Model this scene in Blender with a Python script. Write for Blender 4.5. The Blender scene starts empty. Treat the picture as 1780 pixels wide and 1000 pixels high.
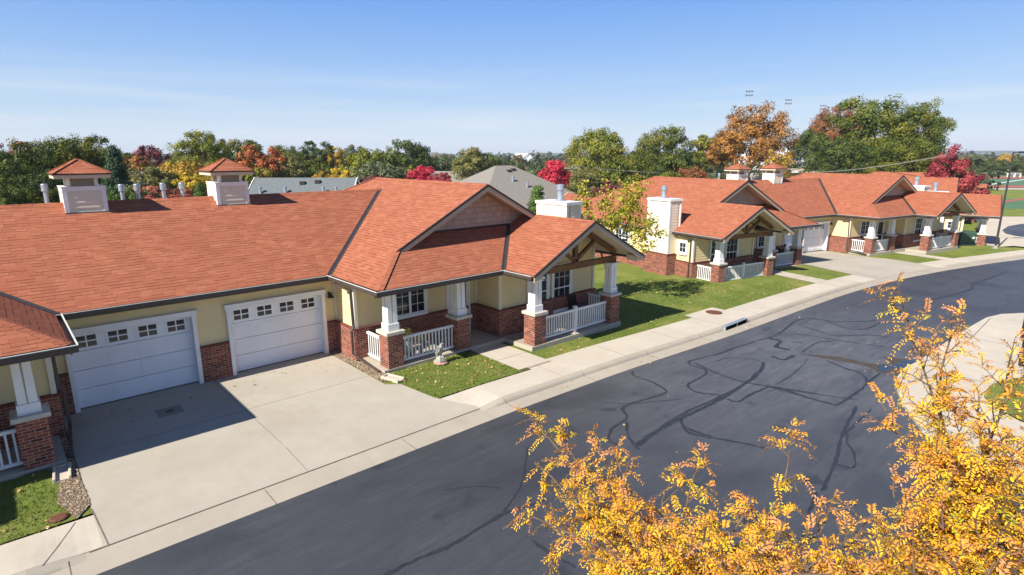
import bpy, math, random
import numpy as np
from mathutils import Vector, Matrix
from mathutils.geometry import tessellate_polygon

RND = random.Random(11)
NR = np.random.default_rng(5)
PI = math.pi
S = bpy.context.scene
COL = S.collection

# ------------------------------------------------------------------ camera model (metres, X along the street, Y into the plots)
F, HX, VPX, CAMH = 1001.3, 268.9, 2026.9, 6.75
TH = math.atan((500 - HX) / F)
AZ = math.atan2(VPX - 890, math.hypot(F, 500 - HX))
HD = np.array([math.cos(AZ), math.sin(AZ), 0.0])
RT = np.array([math.sin(AZ), -math.cos(AZ), 0.0])
UPV = np.array([0, 0, 1.0])
FW = HD * math.cos(TH) - UPV * math.sin(TH)
CU = HD * math.sin(TH) + UPV * math.cos(TH)
CAM = np.array([0, 0, CAMH])


def gz(x):
    return -0.0155 * min(max(x - 10, 0), 45)


def ray(px, py):
    d = FW * F + RT * (px - 890) + CU * (500 - py)
    return d / np.linalg.norm(d)


def gp(px, py, off=0.0):
    """the point of the sloping ground that a survey line through the photograph meets"""
    r = ray(px, py)
    zz = off
    w = CAM
    for _ in range(25):
        w = CAM + r * ((zz - CAMH) / r[2])
        zz = gz(w[0]) + off
    return w


def at(px, py, d):
    r = ray(px, py)
    return CAM + r * d / math.hypot(r[0], r[1])


# ------------------------------------------------------------------ materials
class NB:
    def __init__(s, name):
        s.m = bpy.data.materials.new(name)
        s.m.use_nodes = True
        s.t = s.m.node_tree
        s.t.nodes.clear()
        s.out = s.n('ShaderNodeOutputMaterial')

    def n(s, typ, **kw):
        nd = s.t.nodes.new(typ)
        for k, v in kw.items():
            setattr(nd, k, v)
        return nd

    def put(s, sock, v):
        if v is None:
            return
        if isinstance(v, bpy.types.NodeSocket):
            s.t.links.new(v, sock)
        elif isinstance(v, (tuple, list)) and len(v) == 3 and sock.type == 'RGBA':
            sock.default_value = (*v, 1)
        else:
            sock.default_value = v

    def math(s, op, a, b=None, c=None, clamp=False):
        nd = s.n('ShaderNodeMath', operation=op, use_clamp=clamp)
        s.put(nd.inputs[0], a)
        s.put(nd.inputs[1], b)
        s.put(nd.inputs[2], c)
        return nd.outputs[0]

    def uv(s):
        return s.n('ShaderNodeTexCoord').outputs['UV']

    def obj(s):
        return s.n('ShaderNodeTexCoord').outputs['Object']

    def scale(s, vec, sc):
        nd = s.n('ShaderNodeVectorMath', operation='MULTIPLY')
        s.put(nd.inputs[0], vec)
        nd.inputs[1].default_value = sc
        return nd.outputs[0]

    def noise(s, vec, sc, detail=3, rough=.6, dist=0.0):
        nd = s.n('ShaderNodeTexNoise')
        s.put(nd.inputs['Vector'], vec)
        nd.inputs['Scale'].default_value = sc
        nd.inputs['Detail'].default_value = detail
        nd.inputs['Roughness'].default_value = rough
        nd.inputs['Distortion'].default_value = dist
        return nd.outputs['Fac']

    def white(s, x, y):
        c = s.n('ShaderNodeCombineXYZ')
        s.put(c.inputs[0], x)
        s.put(c.inputs[1], y)
        w = s.n('ShaderNodeTexWhiteNoise', noise_dimensions='2D')
        s.put(w.inputs['Vector'], c.outputs[0])
        return w.outputs['Value']

    def ramp(s, fac, stops):
        nd = s.n('ShaderNodeValToRGB')
        el = nd.color_ramp.elements
        el[0].position, el[0].color = stops[0][0], (*stops[0][1], 1)
        el[1].position, el[1].color = stops[-1][0], (*stops[-1][1], 1)
        for p, c in stops[1:-1]:
            e = el.new(p)
            e.color = (*c, 1)
        s.put(nd.inputs[0], fac)
        return nd.outputs[0]

    def mix(s, fac, a, b, blend='MIX'):
        nd = s.n('ShaderNodeMix', data_type='RGBA', blend_type=blend)
        s.put(nd.inputs['Factor'], fac)
        s.put(nd.inputs['A'], a)
        s.put(nd.inputs['B'], b)
        return nd.outputs['Result']

    def rng(s, v, a, b, c, d):
        nd = s.n('ShaderNodeMapRange')
        s.put(nd.inputs[0], v)
        for i, k in enumerate((a, b, c, d)):
            nd.inputs[i + 1].default_value = k
        return nd.outputs[0]

    def bump(s, h, dist=.01, strength=1.0):
        nd = s.n('ShaderNodeBump')
        nd.inputs['Distance'].default_value = dist
        nd.inputs['Strength'].default_value = strength
        s.put(nd.inputs['Height'], h)
        return nd.outputs[0]

    def done(s, color, rough=.6, metal=0.0, spec=.5, normal=None, trans=0.0):
        p = s.n('ShaderNodeBsdfPrincipled')
        s.put(p.inputs['Base Color'], color)
        s.put(p.inputs['Roughness'], rough)
        s.put(p.inputs['Metallic'], metal)
        p.inputs['Specular IOR Level'].default_value = spec
        s.put(p.inputs['Normal'], normal)
        sh = p.outputs[0]
        if trans:
            tr = s.n('ShaderNodeBsdfTranslucent')
            s.put(tr.inputs['Color'], color)
            mx = s.n('ShaderNodeMixShader')
            mx.inputs[0].default_value = trans
            s.t.links.new(sh, mx.inputs[1])
            s.t.links.new(tr.outputs[0], mx.inputs[2])
            sh = mx.outputs[0]
        s.t.links.new(sh, s.out.inputs['Surface'])
        return s.m


def plain(name, c, rough=.6, var=.12, sc=3.0, metal=0.0, spec=.4, bump=0.0):
    b = NB(name)
    o = b.obj()
    n1 = b.noise(o, sc, 4)
    col = b.mix(b.rng(n1, .3, .7, 0, 1), tuple(x * (1 - var) for x in c), tuple(min(1, x * (1 + var)) for x in c))
    nm = b.bump(b.noise(o, sc * 12, 3), bump) if bump else None
    return b.done(col, rough, metal, spec, nm)


def m_shingle():
    b = NB('red asphalt shingle')
    uv = b.uv()
    sp = b.n('ShaderNodeSeparateXYZ')
    b.put(sp.inputs[0], uv)
    u, v = sp.outputs[0], sp.outputs[1]
    vr = b.math('DIVIDE', v, .135)
    row = b.math('FLOOR', vr)
    fv = b.math('FRACT', vr)
    rr = b.white(row, 3.7)
    uu = b.math('ADD', b.math('DIVIDE', u, .28), b.math('MULTIPLY', rr, 9.0))
    colm = b.math('FLOOR', uu)
    fu = b.math('FRACT', uu)
    r1 = b.white(colm, row)
    r2 = b.white(b.math('ADD', colm, .5), row)
    base = b.ramp(r1, [(0, (.335, .112, .058)), (.35, (.372, .128, .067)), (.7, (.39, .137, .073)), (1, (.435, .165, .09))])
    big = b.noise(uv, .45, 3)
    base = b.mix(b.rng(big, .35, .7, 0, .35), base, (.32, .105, .065))
    gran = b.noise(uv, 160, 2)
    base = b.mix(b.rng(gran, .3, .7, .0, .28), base, (.16, .05, .03))
    streak = b.noise(b.scale(uv, (1.6, .12, 1)), 1.6, 3)
    base = b.mix(b.rng(streak, .5, .75, 0, .22), base, (.22, .075, .05))
    # joints of the courses, plus painted dark shadow lines under some tabs
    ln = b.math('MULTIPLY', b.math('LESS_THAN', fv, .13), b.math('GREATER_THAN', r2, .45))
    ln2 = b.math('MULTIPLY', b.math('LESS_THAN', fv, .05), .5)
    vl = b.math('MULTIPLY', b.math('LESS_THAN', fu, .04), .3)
    gap_shade = b.math('MAXIMUM', b.math('MAXIMUM', b.math('MULTIPLY', ln, .95), ln2), vl)
    colr = b.mix(gap_shade, base, (.055, .022, .017))
    h = b.math('ADD', b.math('MULTIPLY', b.math('SUBTRACT', 1.0, fv), .6), b.math('MULTIPLY', r2, .7))
    h = b.math('ADD', h, b.math('MULTIPLY', gran, .25))
    return b.done(colr, .92, 0, .12, b.bump(h, .008, .8))


def m_brick():
    b = NB('red brick')
    uv = b.uv()
    sp = b.n('ShaderNodeSeparateXYZ')
    b.put(sp.inputs[0], uv)
    u, v = sp.outputs[0], sp.outputs[1]
    vr = b.math('DIVIDE', v, .0745)
    row = b.math('FLOOR', vr)
    fv = b.math('FRACT', vr)
    uu = b.math('ADD', b.math('DIVIDE', u, .212), b.math('MULTIPLY', b.math('FLOORED_MODULO', row, 2.0), .5))
    cl = b.math('FLOOR', uu)
    fu = b.math('FRACT', uu)
    r = b.white(cl, row)
    c = b.ramp(r, [(0, (.075, .030, .024)), (.12, (.16, .045, .030)), (.45, (.235, .062, .038)), (.8, (.30, .085, .050)), (1, (.37, .14, .085))])
    n1 = b.noise(uv, 45, 3)
    c = b.mix(b.rng(n1, .3, .75, 0, .3), c, (.12, .045, .035))
    mort = b.math('MAXIMUM', b.math('LESS_THAN', fv, .14), b.math('LESS_THAN', fu, .055))
    c = b.mix(mort, c, (.42, .33, .26))
    h = b.math('SUBTRACT', b.math('ADD', 1.0, b.math('MULTIPLY', n1, .3)), mort)
    return b.done(c, .88, 0, .2, b.bump(h, .006, .8))


def m_shake():
    b = NB('taupe shingle siding')
    uv = b.uv()
    sp = b.n('ShaderNodeSeparateXYZ')
    b.put(sp.inputs[0], uv)
    u, v = sp.outputs[0], sp.outputs[1]
    vr = b.math('DIVIDE', v, .2)
    row = b.math('FLOOR', vr)
    fv = b.math('FRACT', vr)
    uu = b.math('ADD', b.math('DIVIDE', u, .13), b.math('MULTIPLY', b.white(row, 1.1), 5.0))
    cl = b.math('FLOOR', uu)
    fu = b.math('FRACT', uu)
    r = b.white(cl, row)
    c = b.ramp(r, [(0, (.40, .315, .25)), (1, (.50, .405, .325))])
    g = b.math('MAXIMUM', b.math('LESS_THAN', fv, .07), b.math('LESS_THAN', fu, .07))
    c = b.mix(b.math('MULTIPLY', g, .55), c, (.13, .10, .08))
    h = b.math('ADD', b.math('SUBTRACT', 1.0, fv), b.math('MULTIPLY', r, .5))
    return b.done(c, .8, 0, .25, b.bump(h, .008))


def m_concrete(name, c, stain=.3):
    b = NB(name)
    o = b.uv()
    n1 = b.noise(o, .35, 5, .65)
    n2 = b.noise(o, 2.2, 5, .7)
    n3 = b.noise(o, 55, 3)
    st = b.noise(b.scale(o, (.5, .12, 1)), 1.3, 4, .7, .6)
    col = b.mix(b.rng(n1, .3, .7, 0, 1), tuple(x * .86 for x in c), tuple(x * 1.06 for x in c))
    col = b.mix(b.rng(n2, .45, .8, 0, .35), col, (c[0] * .74, c[1] * .70, c[2] * .64))
    col = b.mix(b.rng(st, .55, .8, 0, stain), col, (c[0] * .80, c[1] * .66, c[2] * .50))
    col = b.mix(b.rng(n3, .35, .75, 0, .22), col, tuple(x * .6 for x in c))
    return b.done(col, .9, 0, .2, b.bump(n3, .004))


def m_asphalt():
    b = NB('worn asphalt')
    o = b.uv()
    n1 = b.noise(o, .16, 5, .62, .4)
    n2 = b.noise(b.scale(o, (.35, 1.6, 1)), .7, 5, .7, .5)
    n3 = b.noise(o, 90, 3, .8)
    n4 = b.noise(o, 3.5, 5, .75)
    sw = b.noise(b.scale(o, (.25, 3.2, 1)), 1.7, 4, .7, 1.2)
    col = b.ramp(n1, [(.30, (.027, .030, .036)), (.5, (.044, .047, .054)), (.68, (.080, .083, .090))])
    col = b.mix(b.rng(n2, .45, .75, 0, .6), col, (.030, .032, .038))
    col = b.mix(b.rng(sw, .50, .75, 0, .45), col, (.10, .102, .106))
    col = b.mix(b.rng(n4, .5, .8, 0, .35), col, (.085, .087, .09))
    col = b.mix(b.rng(n3, .35, .75, 0, .45), col, (.12, .12, .122))
    n5 = b.noise(o, 17, 4, .85)
    col = b.mix(b.rng(n5, .42, .8, 0, .5), col, (.115, .116, .118))
    col = b.mix(b.rng(n5, .2, .42, .5, 0), col, (.022, .024, .028))
    dark = b.noise(b.scale(o, (1, 1.3, 1)), .42, 3, .5, .3)
    col = b.mix(b.rng(dark, .50, .68, 0, .55), col, (.026, .028, .034))
    # worn turning area in the middle of the bend
    ds = b.n('ShaderNodeVectorMath', operation='DISTANCE')
    b.put(ds.inputs[0], b.scale(o, (.62, 1.0, 0)))
    ds.inputs[1].default_value = (13.2, 7.2, 0)
    wr = b.math('MULTIPLY', b.rng(ds.outputs['Value'], 1.5, 7.5, 1, 0), b.rng(b.noise(b.scale(o, (.5, 1.4, 1)), .9, 5, .72, .8), .30, .62, .15, 1))
    col = b.mix(b.math('MULTIPLY', wr, .85), col, (.150, .153, .156))
    oil = b.noise(o, 1.15, 2, .4)
    col = b.mix(b.rng(oil, .66, .74, 0, .6), col, (.02, .021, .024))
    brush = b.noise(b.scale(o, (.55, 5.5, 1)), 1.1, 5, .75, .5)
    col = b.mix(b.rng(brush, .40, .70, .35, 0), col, (.028, .030, .036))
    return b.done(col, .52, 0, .5, b.bump(n3, .004, .6))


def m_grass(name='mown grass', dry=.6):
    b = NB(name)
    o = b.uv()
    n1 = b.noise(o, .5, 5, .7)
    n2 = b.noise(o, 9, 4, .75)
    n3 = b.noise(o, 70, 2, .7)
    col = b.ramp(n1, [(.3, (.125, .175, .030)), (.5, (.205, .25, .045)), (.7, (.34, .32, .085))])
    col = b.mix(b.rng(n2, .5, .8, 0, dry), col, (.25, .215, .085))
    col = b.mix(b.rng(n3, .3, .7, 0, .5), col, (.04, .075, .014))
    return b.done(col, .9, 0, .15, b.bump(n3, .03))


def m_leaf(name, stops, trans=.14, clump=.62):
    """foliage: leaf-to-leaf and clump-to-clump colour from the 'tone' attribute (r = leaf, g = clump)"""
    b = NB(name)
    a = b.n('ShaderNodeAttribute', attribute_name='tone')
    sp = b.n('ShaderNodeSeparateColor')
    b.put(sp.inputs[0], a.outputs['Color'])
    f = b.math('ADD', b.math('MULTIPLY', sp.outputs[0], 1 - clump), b.math('MULTIPLY', sp.outputs[1], clump))
    n = len(stops)
    c = b.ramp(f, [(.12 + .76 * i / (n - 1), s) for i, s in enumerate(stops)])
    return b.done(c, .6, 0, .25, None, trans)


def m_glass():
    b = NB('dark window glass')
    o = b.obj()
    c = b.mix(b.noise(o, 1.2, 2), (.006, .008, .012), (.03, .035, .04))
    return b.done(c, .06, 0, .6)


M = {}
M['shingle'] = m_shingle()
M['brick'] = m_brick()
M['shake'] = m_shake()
M['siding'] = plain('cream lap siding paint', (.74, .59, .315), .62, .05, 1.5)
M['siding_pale'] = plain('pale cream lap siding paint', (.74, .66, .50), .62, .05, 1.5)
M['white'] = plain('white trim paint', (.78, .77, .75), .5, .04, 2)
M['door_white'] = plain('white garage door steel', (.80, .80, .81), .42, .03, 1.2)
M['taupe'] = plain('taupe fascia paint', (.44, .345, .25), .6, .06, 2)
M['soffit'] = plain('cream soffit', (.60, .50, .36), .7, .05, 2)
M['brown'] = plain('brown gutter metal', (.070, .050, .044), .42, .1, 2, 0, .5)
M['gutter_in'] = plain('gutter lining', (.60, .62, .56), .5, .15, 3)
M['drip'] = plain('dark drip edge', (.035, .025, .022), .5, .1, 3)
M['flash'] = plain('grey valley flashing', (.055, .050, .050), .5, .15, 4, .3)
M['timber'] = plain('stained timber', (.17, .075, .025), .6, .3, 5, 0, .3, .002)
M['limestone'] = plain('cast stone', (.50, .46, .39), .85, .08, 8, 0, .2, .003)
M['galv'] = plain('galvanised steel', (.40, .45, .52), .42, .12, 4, .5)
M['black'] = plain('black metal', (.02, .02, .022), .45, .2, 4)
M['iron'] = plain('rusty cast iron', (.16, .065, .04), .75, .25, 8, .2, .3, .003)
M['glass'] = m_glass()
M['plinth'] = m_concrete('foundation concrete', (.34, .325, .29))
M['walk'] = m_concrete('pavement concrete', (.55, .485, .39))
M['drive'] = m_concrete('driveway concrete', (.435, .39, .315), .45)
M['kerb'] = m_concrete('kerb concrete', (.42, .37, .295), .5)
M['asphalt'] = m_asphalt()
M['seal'] = plain('bitumen crack sealant', (.028, .031, .036), .5, .3, 6)
M['joint'] = plain('open joint', (.16, .135, .105), .95, .2, 6)
M['grass'] = m_grass()
M['field'] = m_grass('sports turf', .2)
M['stone'] = plain('weathered statue stone', (.33, .32, .28), .9, .35, 9, 0, .2, .01)
M['pink'] = plain('pinkish paver', (.48, .27, .21), .9, .15, 8)
M['bark'] = plain('dark bark', (.055, .040, .030), .9, .4, 8, 0, .2, .02)
M['twig'] = plain('brown twig bark', (.13, .085, .055), .75, .35, 14, 0, .25)
M['greybark'] = plain('grey bark', (.15, .125, .10), .9, .3, 4, 0, .2, .02)


# ------------------------------------------------------------------ mesh builder
class MB:
    def __init__(s):
        s.v, s.f, s.uvs, s.mi, s.sm = [], [], [], [], []

    def poly(s, pts, m=0, smooth=False, uvd=None):
        pts = [Vector(p) for p in pts]
        i = len(s.v)
        s.v += pts
        s.f.append(tuple(range(i, i + len(pts))))
        n = Vector((0, 0, 0))
        for k in range(len(pts)):
            a, b = pts[k], pts[(k + 1) % len(pts)]
            n += Vector(((a.y - b.y) * (a.z + b.z), (a.z - b.z) * (a.x + b.x), (a.x - b.x) * (a.y + b.y)))
        n = n.normalized() if n.length > 1e-12 else Vector((0, 0, 1))
        if n.z < 0:
            n = -n
        if n.z > .9995:
            t, q = Vector((1, 0, 0)), Vector((0, 1, 0))
        else:
            t = Vector((-n.y, n.x, 0)).normalized()
            q = n.cross(t)
            if q.z < 0:
                q = -q
        if uvd:
            t = Vector(uvd[0])
            q = Vector(uvd[1])
        s.uvs.append([(p.dot(t), p.dot(q)) for p in pts])
        s.mi.append(m)
        s.sm.append(smooth)

    def box(s, x0, x1, y0, y1, z0, z1, m=0):
        x0, x1 = min(x0, x1), max(x0, x1)
        y0, y1 = min(y0, y1), max(y0, y1)
        c = [(x0, y0, z0), (x1, y0, z0), (x1, y1, z0), (x0, y1, z0), (x0, y0, z1), (x1, y0, z1), (x1, y1, z1), (x0, y1, z1)]
        for q in ((0, 3, 2, 1), (4, 5, 6, 7), (0, 1, 5, 4), (1, 2, 6, 5), (2, 3, 7, 6), (3, 0, 4, 7)):
            s.poly([c[k] for k in q], m)

    def taper(s, cx, cy, z0, z1, w0, w1, m=0, d0=None, d1=None):
        d0 = w0 if d0 is None else d0
        d1 = w1 if d1 is None else d1
        c = [(cx + i * w0 / 2, cy + j * d0 / 2, z0) for i, j in ((-1, -1), (1, -1), (1, 1), (-1, 1))] + \
            [(cx + i * w1 / 2, cy + j * d1 / 2, z1) for i, j in ((-1, -1), (1, -1), (1, 1), (-1, 1))]
        for q in ((0, 3, 2, 1), (4, 5, 6, 7), (0, 1, 5, 4), (1, 2, 6, 5), (2, 3, 7, 6), (3, 0, 4, 7)):
            s.poly([c[k] for k in q], m)

    def beam(s, p0, p1, w, h, m=0, up=(0, 0, 1)):
        p0, p1 = Vector(p0), Vector(p1)
        d = (p1 - p0).normalized()
        a = d.cross(Vector(up))
        if a.length < 1e-6:
            a = d.cross(Vector((0, 1, 0)))
        a = a.normalized() * (w / 2)
        b = a.cross(d).normalized() * (h / 2)
        c = [p0 - a - b, p0 + a - b, p0 + a + b, p0 - a + b, p1 - a - b, p1 + a - b, p1 + a + b, p1 - a + b]
        for q in ((0, 3, 2, 1), (4, 5, 6, 7), (0, 1, 5, 4), (1, 2, 6, 5), (2, 3, 7, 6), (3, 0, 4, 7)):
            s.poly([c[k] for k in q], m)

    def prism(s, pts, vec, m=0, ms=None):
        """a flat polygon given thickness"""
        a = [Vector(p) for p in pts]
        b = [p + Vector(vec) for p in a]
        s.poly(a, m)
        s.poly(b[::-1], m)
        for k in range(len(a)):
            j = (k + 1) % len(a)
            s.poly([a[k], b[k], b[j], a[j]], m if ms is None else ms)

    def tube(s, path, rad, seg=8, m=0, smooth=True, cap=True):
        path = [Vector(p) for p in path]
        if not isinstance(rad, (list, tuple)):
            rad = [rad] * len(path)
        rings = []
        for k, p in enumerate(path):
            d = (path[min(k + 1, len(path) - 1)] - path[max(k - 1, 0)]).normalized()
            a = d.cross(Vector((0, 0, 1)))
            if a.length < .05:
                a = d.cross(Vector((0, 1, 0)))
            a.normalize()
            b = d.cross(a)
            rings.append([p + (a * math.cos(2 * PI * i / seg) + b * math.sin(2 * PI * i / seg)) * rad[k] for i in range(seg)])
        for k in range(len(rings) - 1):
            for i in range(seg):
                j = (i + 1) % seg
                s.poly([rings[k][i], rings[k][j], rings[k + 1][j], rings[k + 1][i]], m, smooth)
        if cap:
            s.poly(rings[0][::-1], m)
            s.poly(rings[-1], m)

    def lathe(s, c, prof, seg=16, m=0, smooth=True):
        c = Vector(c)
        for (r0, z0), (r1, z1) in zip(prof[:-1], prof[1:]):
            for i in range(seg):
                a0, a1 = 2 * PI * i / seg, 2 * PI * (i + 1) / seg
                q = [c + Vector((r0 * math.cos(a0), r0 * math.sin(a0), z0)), c + Vector((r0 * math.cos(a1), r0 * math.sin(a1), z0)),
                     c + Vector((r1 * math.cos(a1), r1 * math.sin(a1), z1)), c + Vector((r1 * math.cos(a0), r1 * math.sin(a0), z1))]
                if r0 < 1e-6:
                    q = [q[0], q[2], q[3]]
                elif r1 < 1e-6:
                    q = [q[0], q[1], q[2]]
                s.poly(q, m, smooth)

    def lap(s, p, t, w, h, n, exp=.17, lip=.016, m=0, top=None):
        """lap siding on a wall rectangle: p lower corner, t along, n outward"""
        p, t, n = Vector(p), Vector(t), Vector(n)
        z = 0
        while z < h - 1e-4:
            z1 = min(z + exp, h)
            a, b = p + Vector((0, 0, z)), p + t * w + Vector((0, 0, z))
            c, d = p + t * w + Vector((0, 0, z1)), p + Vector((0, 0, z1))
            s.poly([a + n * lip, b + n * lip, c + n * .002, d + n * .002], m)
            s.poly([a + n * .002, b + n * .002, b + n * lip, a + n * lip], m)
            z = z1

    def build(s, name, mat, parent=None, loc=None, bevel=0.0):
        me = bpy.data.meshes.new(name)
        me.from_pydata([tuple(p) for p in s.v], [], s.f)
        mats = mat if isinstance(mat, (list, tuple)) else [mat]
        for m in mats:
            me.materials.append(m)
        me.polygons.foreach_set('material_index', s.mi)
        me.polygons.foreach_set('use_smooth', s.sm)
        ul = me.uv_layers.new(name='UVMap')
        ul.data.foreach_set('uv', [c for f in s.uvs for p in f for c in p])
        me.update()
        o = bpy.data.objects.new(name, me)
        COL.objects.link(o)
        if parent is not None:
            o.parent = parent
        if loc is not None:
            o.location = loc
        if bevel:
            md = o.modifiers.new('bevel', 'BEVEL')
            md.width = bevel
            md.segments = 2
            md.limit_method = 'ANGLE'
            wd = o.modifiers.new('weld', 'WELD')
            wd.merge_threshold = .0005
            o.modifiers.move(1, 0)
        return o


def tag(o, label=None, cat=None, group=None, kind=None):
    if label:
        o['label'] = label
    if cat:
        o['category'] = cat
    if group:
        o['group'] = group
    if kind:
        o['kind'] = kind
    return o


def empty(name, loc=(0, 0, 0), rz=0.0):
    o = bpy.data.objects.new(name, None)
    o.empty_display_size = .3
    o.location = loc
    o.rotation_euler = (0, 0, rz)
    COL.objects.link(o)
    return o


def kids(o):
    return [c for c in bpy.data.objects if c.parent == o]


def copy_tree(o, parent=None, index=None):
    if index is None:
        index = {}
        for c in bpy.data.objects:
            if c.parent:
                index.setdefault(c.parent, []).append(c)
    c = o.copy()
    COL.objects.link(c)
    if parent is not None:
        c.parent = parent
    for k in index.get(o, []):
        copy_tree(k, c, index)
    return c


# ================================================================== GROUND
KXY = [(-40, 11.47), (0, 11.45), (9.5, 11.43), (14.8, 11.36), (19, 11.14), (22, 11.0), (28, 10.9), (32.5, 10.78), (36.9, 10.48), (41.2, 9.9), (45.7, 9.08),
       (52.4, 7.55), (58.8, 5.7), (66, 3.2), (76, -.8), (90, -7.5)]
_xs = np.array([a for a, b in KXY], float)
_ys = np.array([b for a, b in KXY], float)
_gx = np.linspace(-40, 90, 521)
_gy = np.interp(_gx, _xs, _ys)
_k = np.ones(13) / 13
_gs = np.convolve(np.pad(_gy, 6, mode='edge'), _k, mode='valid')
_gs[:6], _gs[-6:] = _gy[:6], _gy[-6:]


def kerb(x):
    return float(np.interp(x, _gx, _gs))


def clip_x(poly, x0, sign):
    out = []
    for i in range(len(poly)):
        a, b = poly[i], poly[(i + 1) % len(poly)]
        ia, ib = sign * (a[0] - x0) >= 0, sign * (b[0] - x0) >= 0
        if ia:
            out.append(a)
        if ia != ib:
            t = (x0 - a[0]) / (b[0] - a[0])
            out.append((x0, a[1] + t * (b[1] - a[1])))
    return out


def flat(mb, poly, off, zf=None, m=0):
    tris = tessellate_polygon([[Vector((x, y, 0)) for x, y in poly]])
    for t in tris:
        tri = [poly[i] for i in t]
        parts = [tri]
        for bx in (10, 55):
            nxt = []
            for p in parts:
                for sg in (1, -1):
                    c = clip_x(p, bx, sg)
                    if len(c) > 2:
                        nxt.append(c)
            parts = nxt
        for p in parts:
            q = [(x, y, (zf(x, y) if zf else gz(x)) + off) for x, y in p]
            ar = sum(q[i][0] * q[(i + 1) % len(q)][1] - q[(i + 1) % len(q)][0] * q[i][1] for i in range(len(q)))
            if abs(ar) < 1e-7:
                continue
            mb.poly(q if ar > 0 else q[::-1], m, False, ((1, 0, 0), (0, 1, 0)))


def struct(name, mb, mat, parent=None):
    o = mb.build(name, mat, parent)
    if parent is None:
        o['kind'] = 'structure'
    return o


# base ground to the horizon
mb = MB()
flat(mb, [(-4000, -4000), (6000, -4000), (6000, 6000), (-4000, 6000)], -.2)
struct('ground', mb, m_grass('rough ground cover', .6))

# road
mb = MB()
xs = list(np.linspace(-40, 90, 131))
north = [(x, kerb(x) - .55 + .04 * math.sin(x * 1.7) * math.sin(x * .63)) for x in xs]
south = [(90, -30), (60, -9.5), (50, -3.6), (42, .4), (38, 2.0), (34.9, 3.2), (33.8, 3.86), (32.5, 4.18), (30.3, 4.32), (27, 4.46), (24, 4.53), (22.8, 4.6), (22, 4.68),
         (20.9, 4.6), (19.9, 4.4), (18.6, 3.9), (16.9, 3.0), (16.1, 1.7), (15.9, .9), (15.9, -20), (-40, -20)]
flat(mb, north[::-1] + south[::-1][0:0] + [(-40, -20), (15.9, -20)] + south[::-1][2:], -.105)
struct('road', mb, M['asphalt'])

# lawns
mb = MB()
lawn_xs = list(np.linspace(-40, 62, 103))
flat(mb, [(x, kerb(x) + 1.3) for x in lawn_xs] + [(62, 60), (-40, 60)], 0.0)
struct('lawn', mb, M['grass'])

def drop(x):
    f = 1.0
    for a, b in ((.35, 9.2), (36.9, 46.6), (72, 84)):
        if a < x < b:
            f = 0
        elif x <= a:
            f = min(f, (a - x) / .8 if a - x < .8 else 1)
        else:
            f = min(f, (x - b) / .8 if x - b < .8 else 1)
    return f


def walk_z(x, y):
    return gz(x) - .1 * (1 - drop(x)) * min(1, max(0, (kerb(x) + 1.35 - y) / 1.25))


# sidewalk
mb = MB()
xs2 = sorted(set([float(x) for x in xs if x < 67] + [12.25, 24.05] + [float(t) for c in (.35, 9.2, 36.9, 46.6) for t in np.linspace(c - .9, c + .9, 10)]))
for a, b in zip(xs2[:-1], xs2[1:]):
    wd_ = 1.22 if b <= 12.3 else (1.64 if b <= 24.1 else 1.45)
    for g0, g1 in ((.142, .5), (.5, 1.0), (1.0, wd_)):
        flat(mb, [(a, kerb(a) + g0), (b, kerb(b) + g0), (b, kerb(b) + g1), (a, kerb(a) + g1)], .012, walk_z)
flat(mb, [(22.0, 12.4), (24.4, 12.4), (24.4, 13.03), (22.1, 13.08)], .016)
walk = struct('sidewalk', mb, M['walk'])
mb = MB()
for x in np.arange(-6, 60, 3.1):
    if -.9 < x < 9.9 or 36.0 < x < 47.5:
        continue
    dy = (kerb(x + .1) - kerb(x - .1)) / .2
    mb.beam((x + dy * .1, kerb(x) + .14, gz(x) + .013), (x - dy * 1.5, kerb(x) + 1.5, gz(x) + .013), .009, .006)
for i in range(8):
    a = (.32 - .07 * i, 12.62 - .134 * i)
    b = (.32 - .07 * (i + 1), 12.62 - .134 * (i + 1))
    mb.beam((*a, walk_z(*a) + .013), (*b, walk_z(*b) + .013), .02, .006)
mb.build('pavement_joint', M['joint'], walk)


# kerb and gutter, dropped at the driveways
mb = MB()
kx = sorted(set(list(np.linspace(-40, 90, 391)) + [.35, 9.2, 36.9, 46.6, -.45, 10.0, 36.1, 47.4]))


def kprof(x):
    f = drop(x)
    y, g = kerb(x), gz(x)
    h = -.088 + f * .1
    return [(x, y + .14, g + h), (x, y + .02, g + h), (x, y - .035, g + h - .012 * f), (x, y - .075, g + h - .055 * f), (x, y - .10, g - .096), (x, y - .62, g - .100)]


for a, b in zip(kx[:-1], kx[1:]):
    pa, pb = kprof(a), kprof(b)
    for i in range(5):
        mb.poly([pa[i + 1], pb[i + 1], pb[i], pa[i]], 0, True, ((1, 0, 0), (0, .7, .7)))
kerb_o = struct('kerb', mb, M['kerb'])
mb = MB()
for x in list(np.arange(-6.5, 60, 3.3)):
    p = kprof(x)
    for i in range(1, 5):
        mb.beam((x, p[i][1], p[i][2] + .003), (x, p[i + 1][1], p[i + 1][2] + .003), .012, .006)
mb.build('kerb_joint', M['joint'], kerb_o)
mb = MB()
for a, b in zip(np.arange(.4, 9.2, .4), np.arange(.8, 9.6, .4)):
    mb.beam((a, kerb(a) + .1, -.076), (min(b, 9.2), kerb(b) + .1, -.076), .022, .008)
mb.build('kerb_joint', M['joint'], kerb_o)


# driveways and walks: laid out in the frame of the house they serve
def frame(h):
    x0, y0, r, dz = h
    c, s = math.cos(r), math.sin(r)
    return lambda u, v: (x0 + c * u - s * v, y0 + s * u + c * v)


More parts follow.
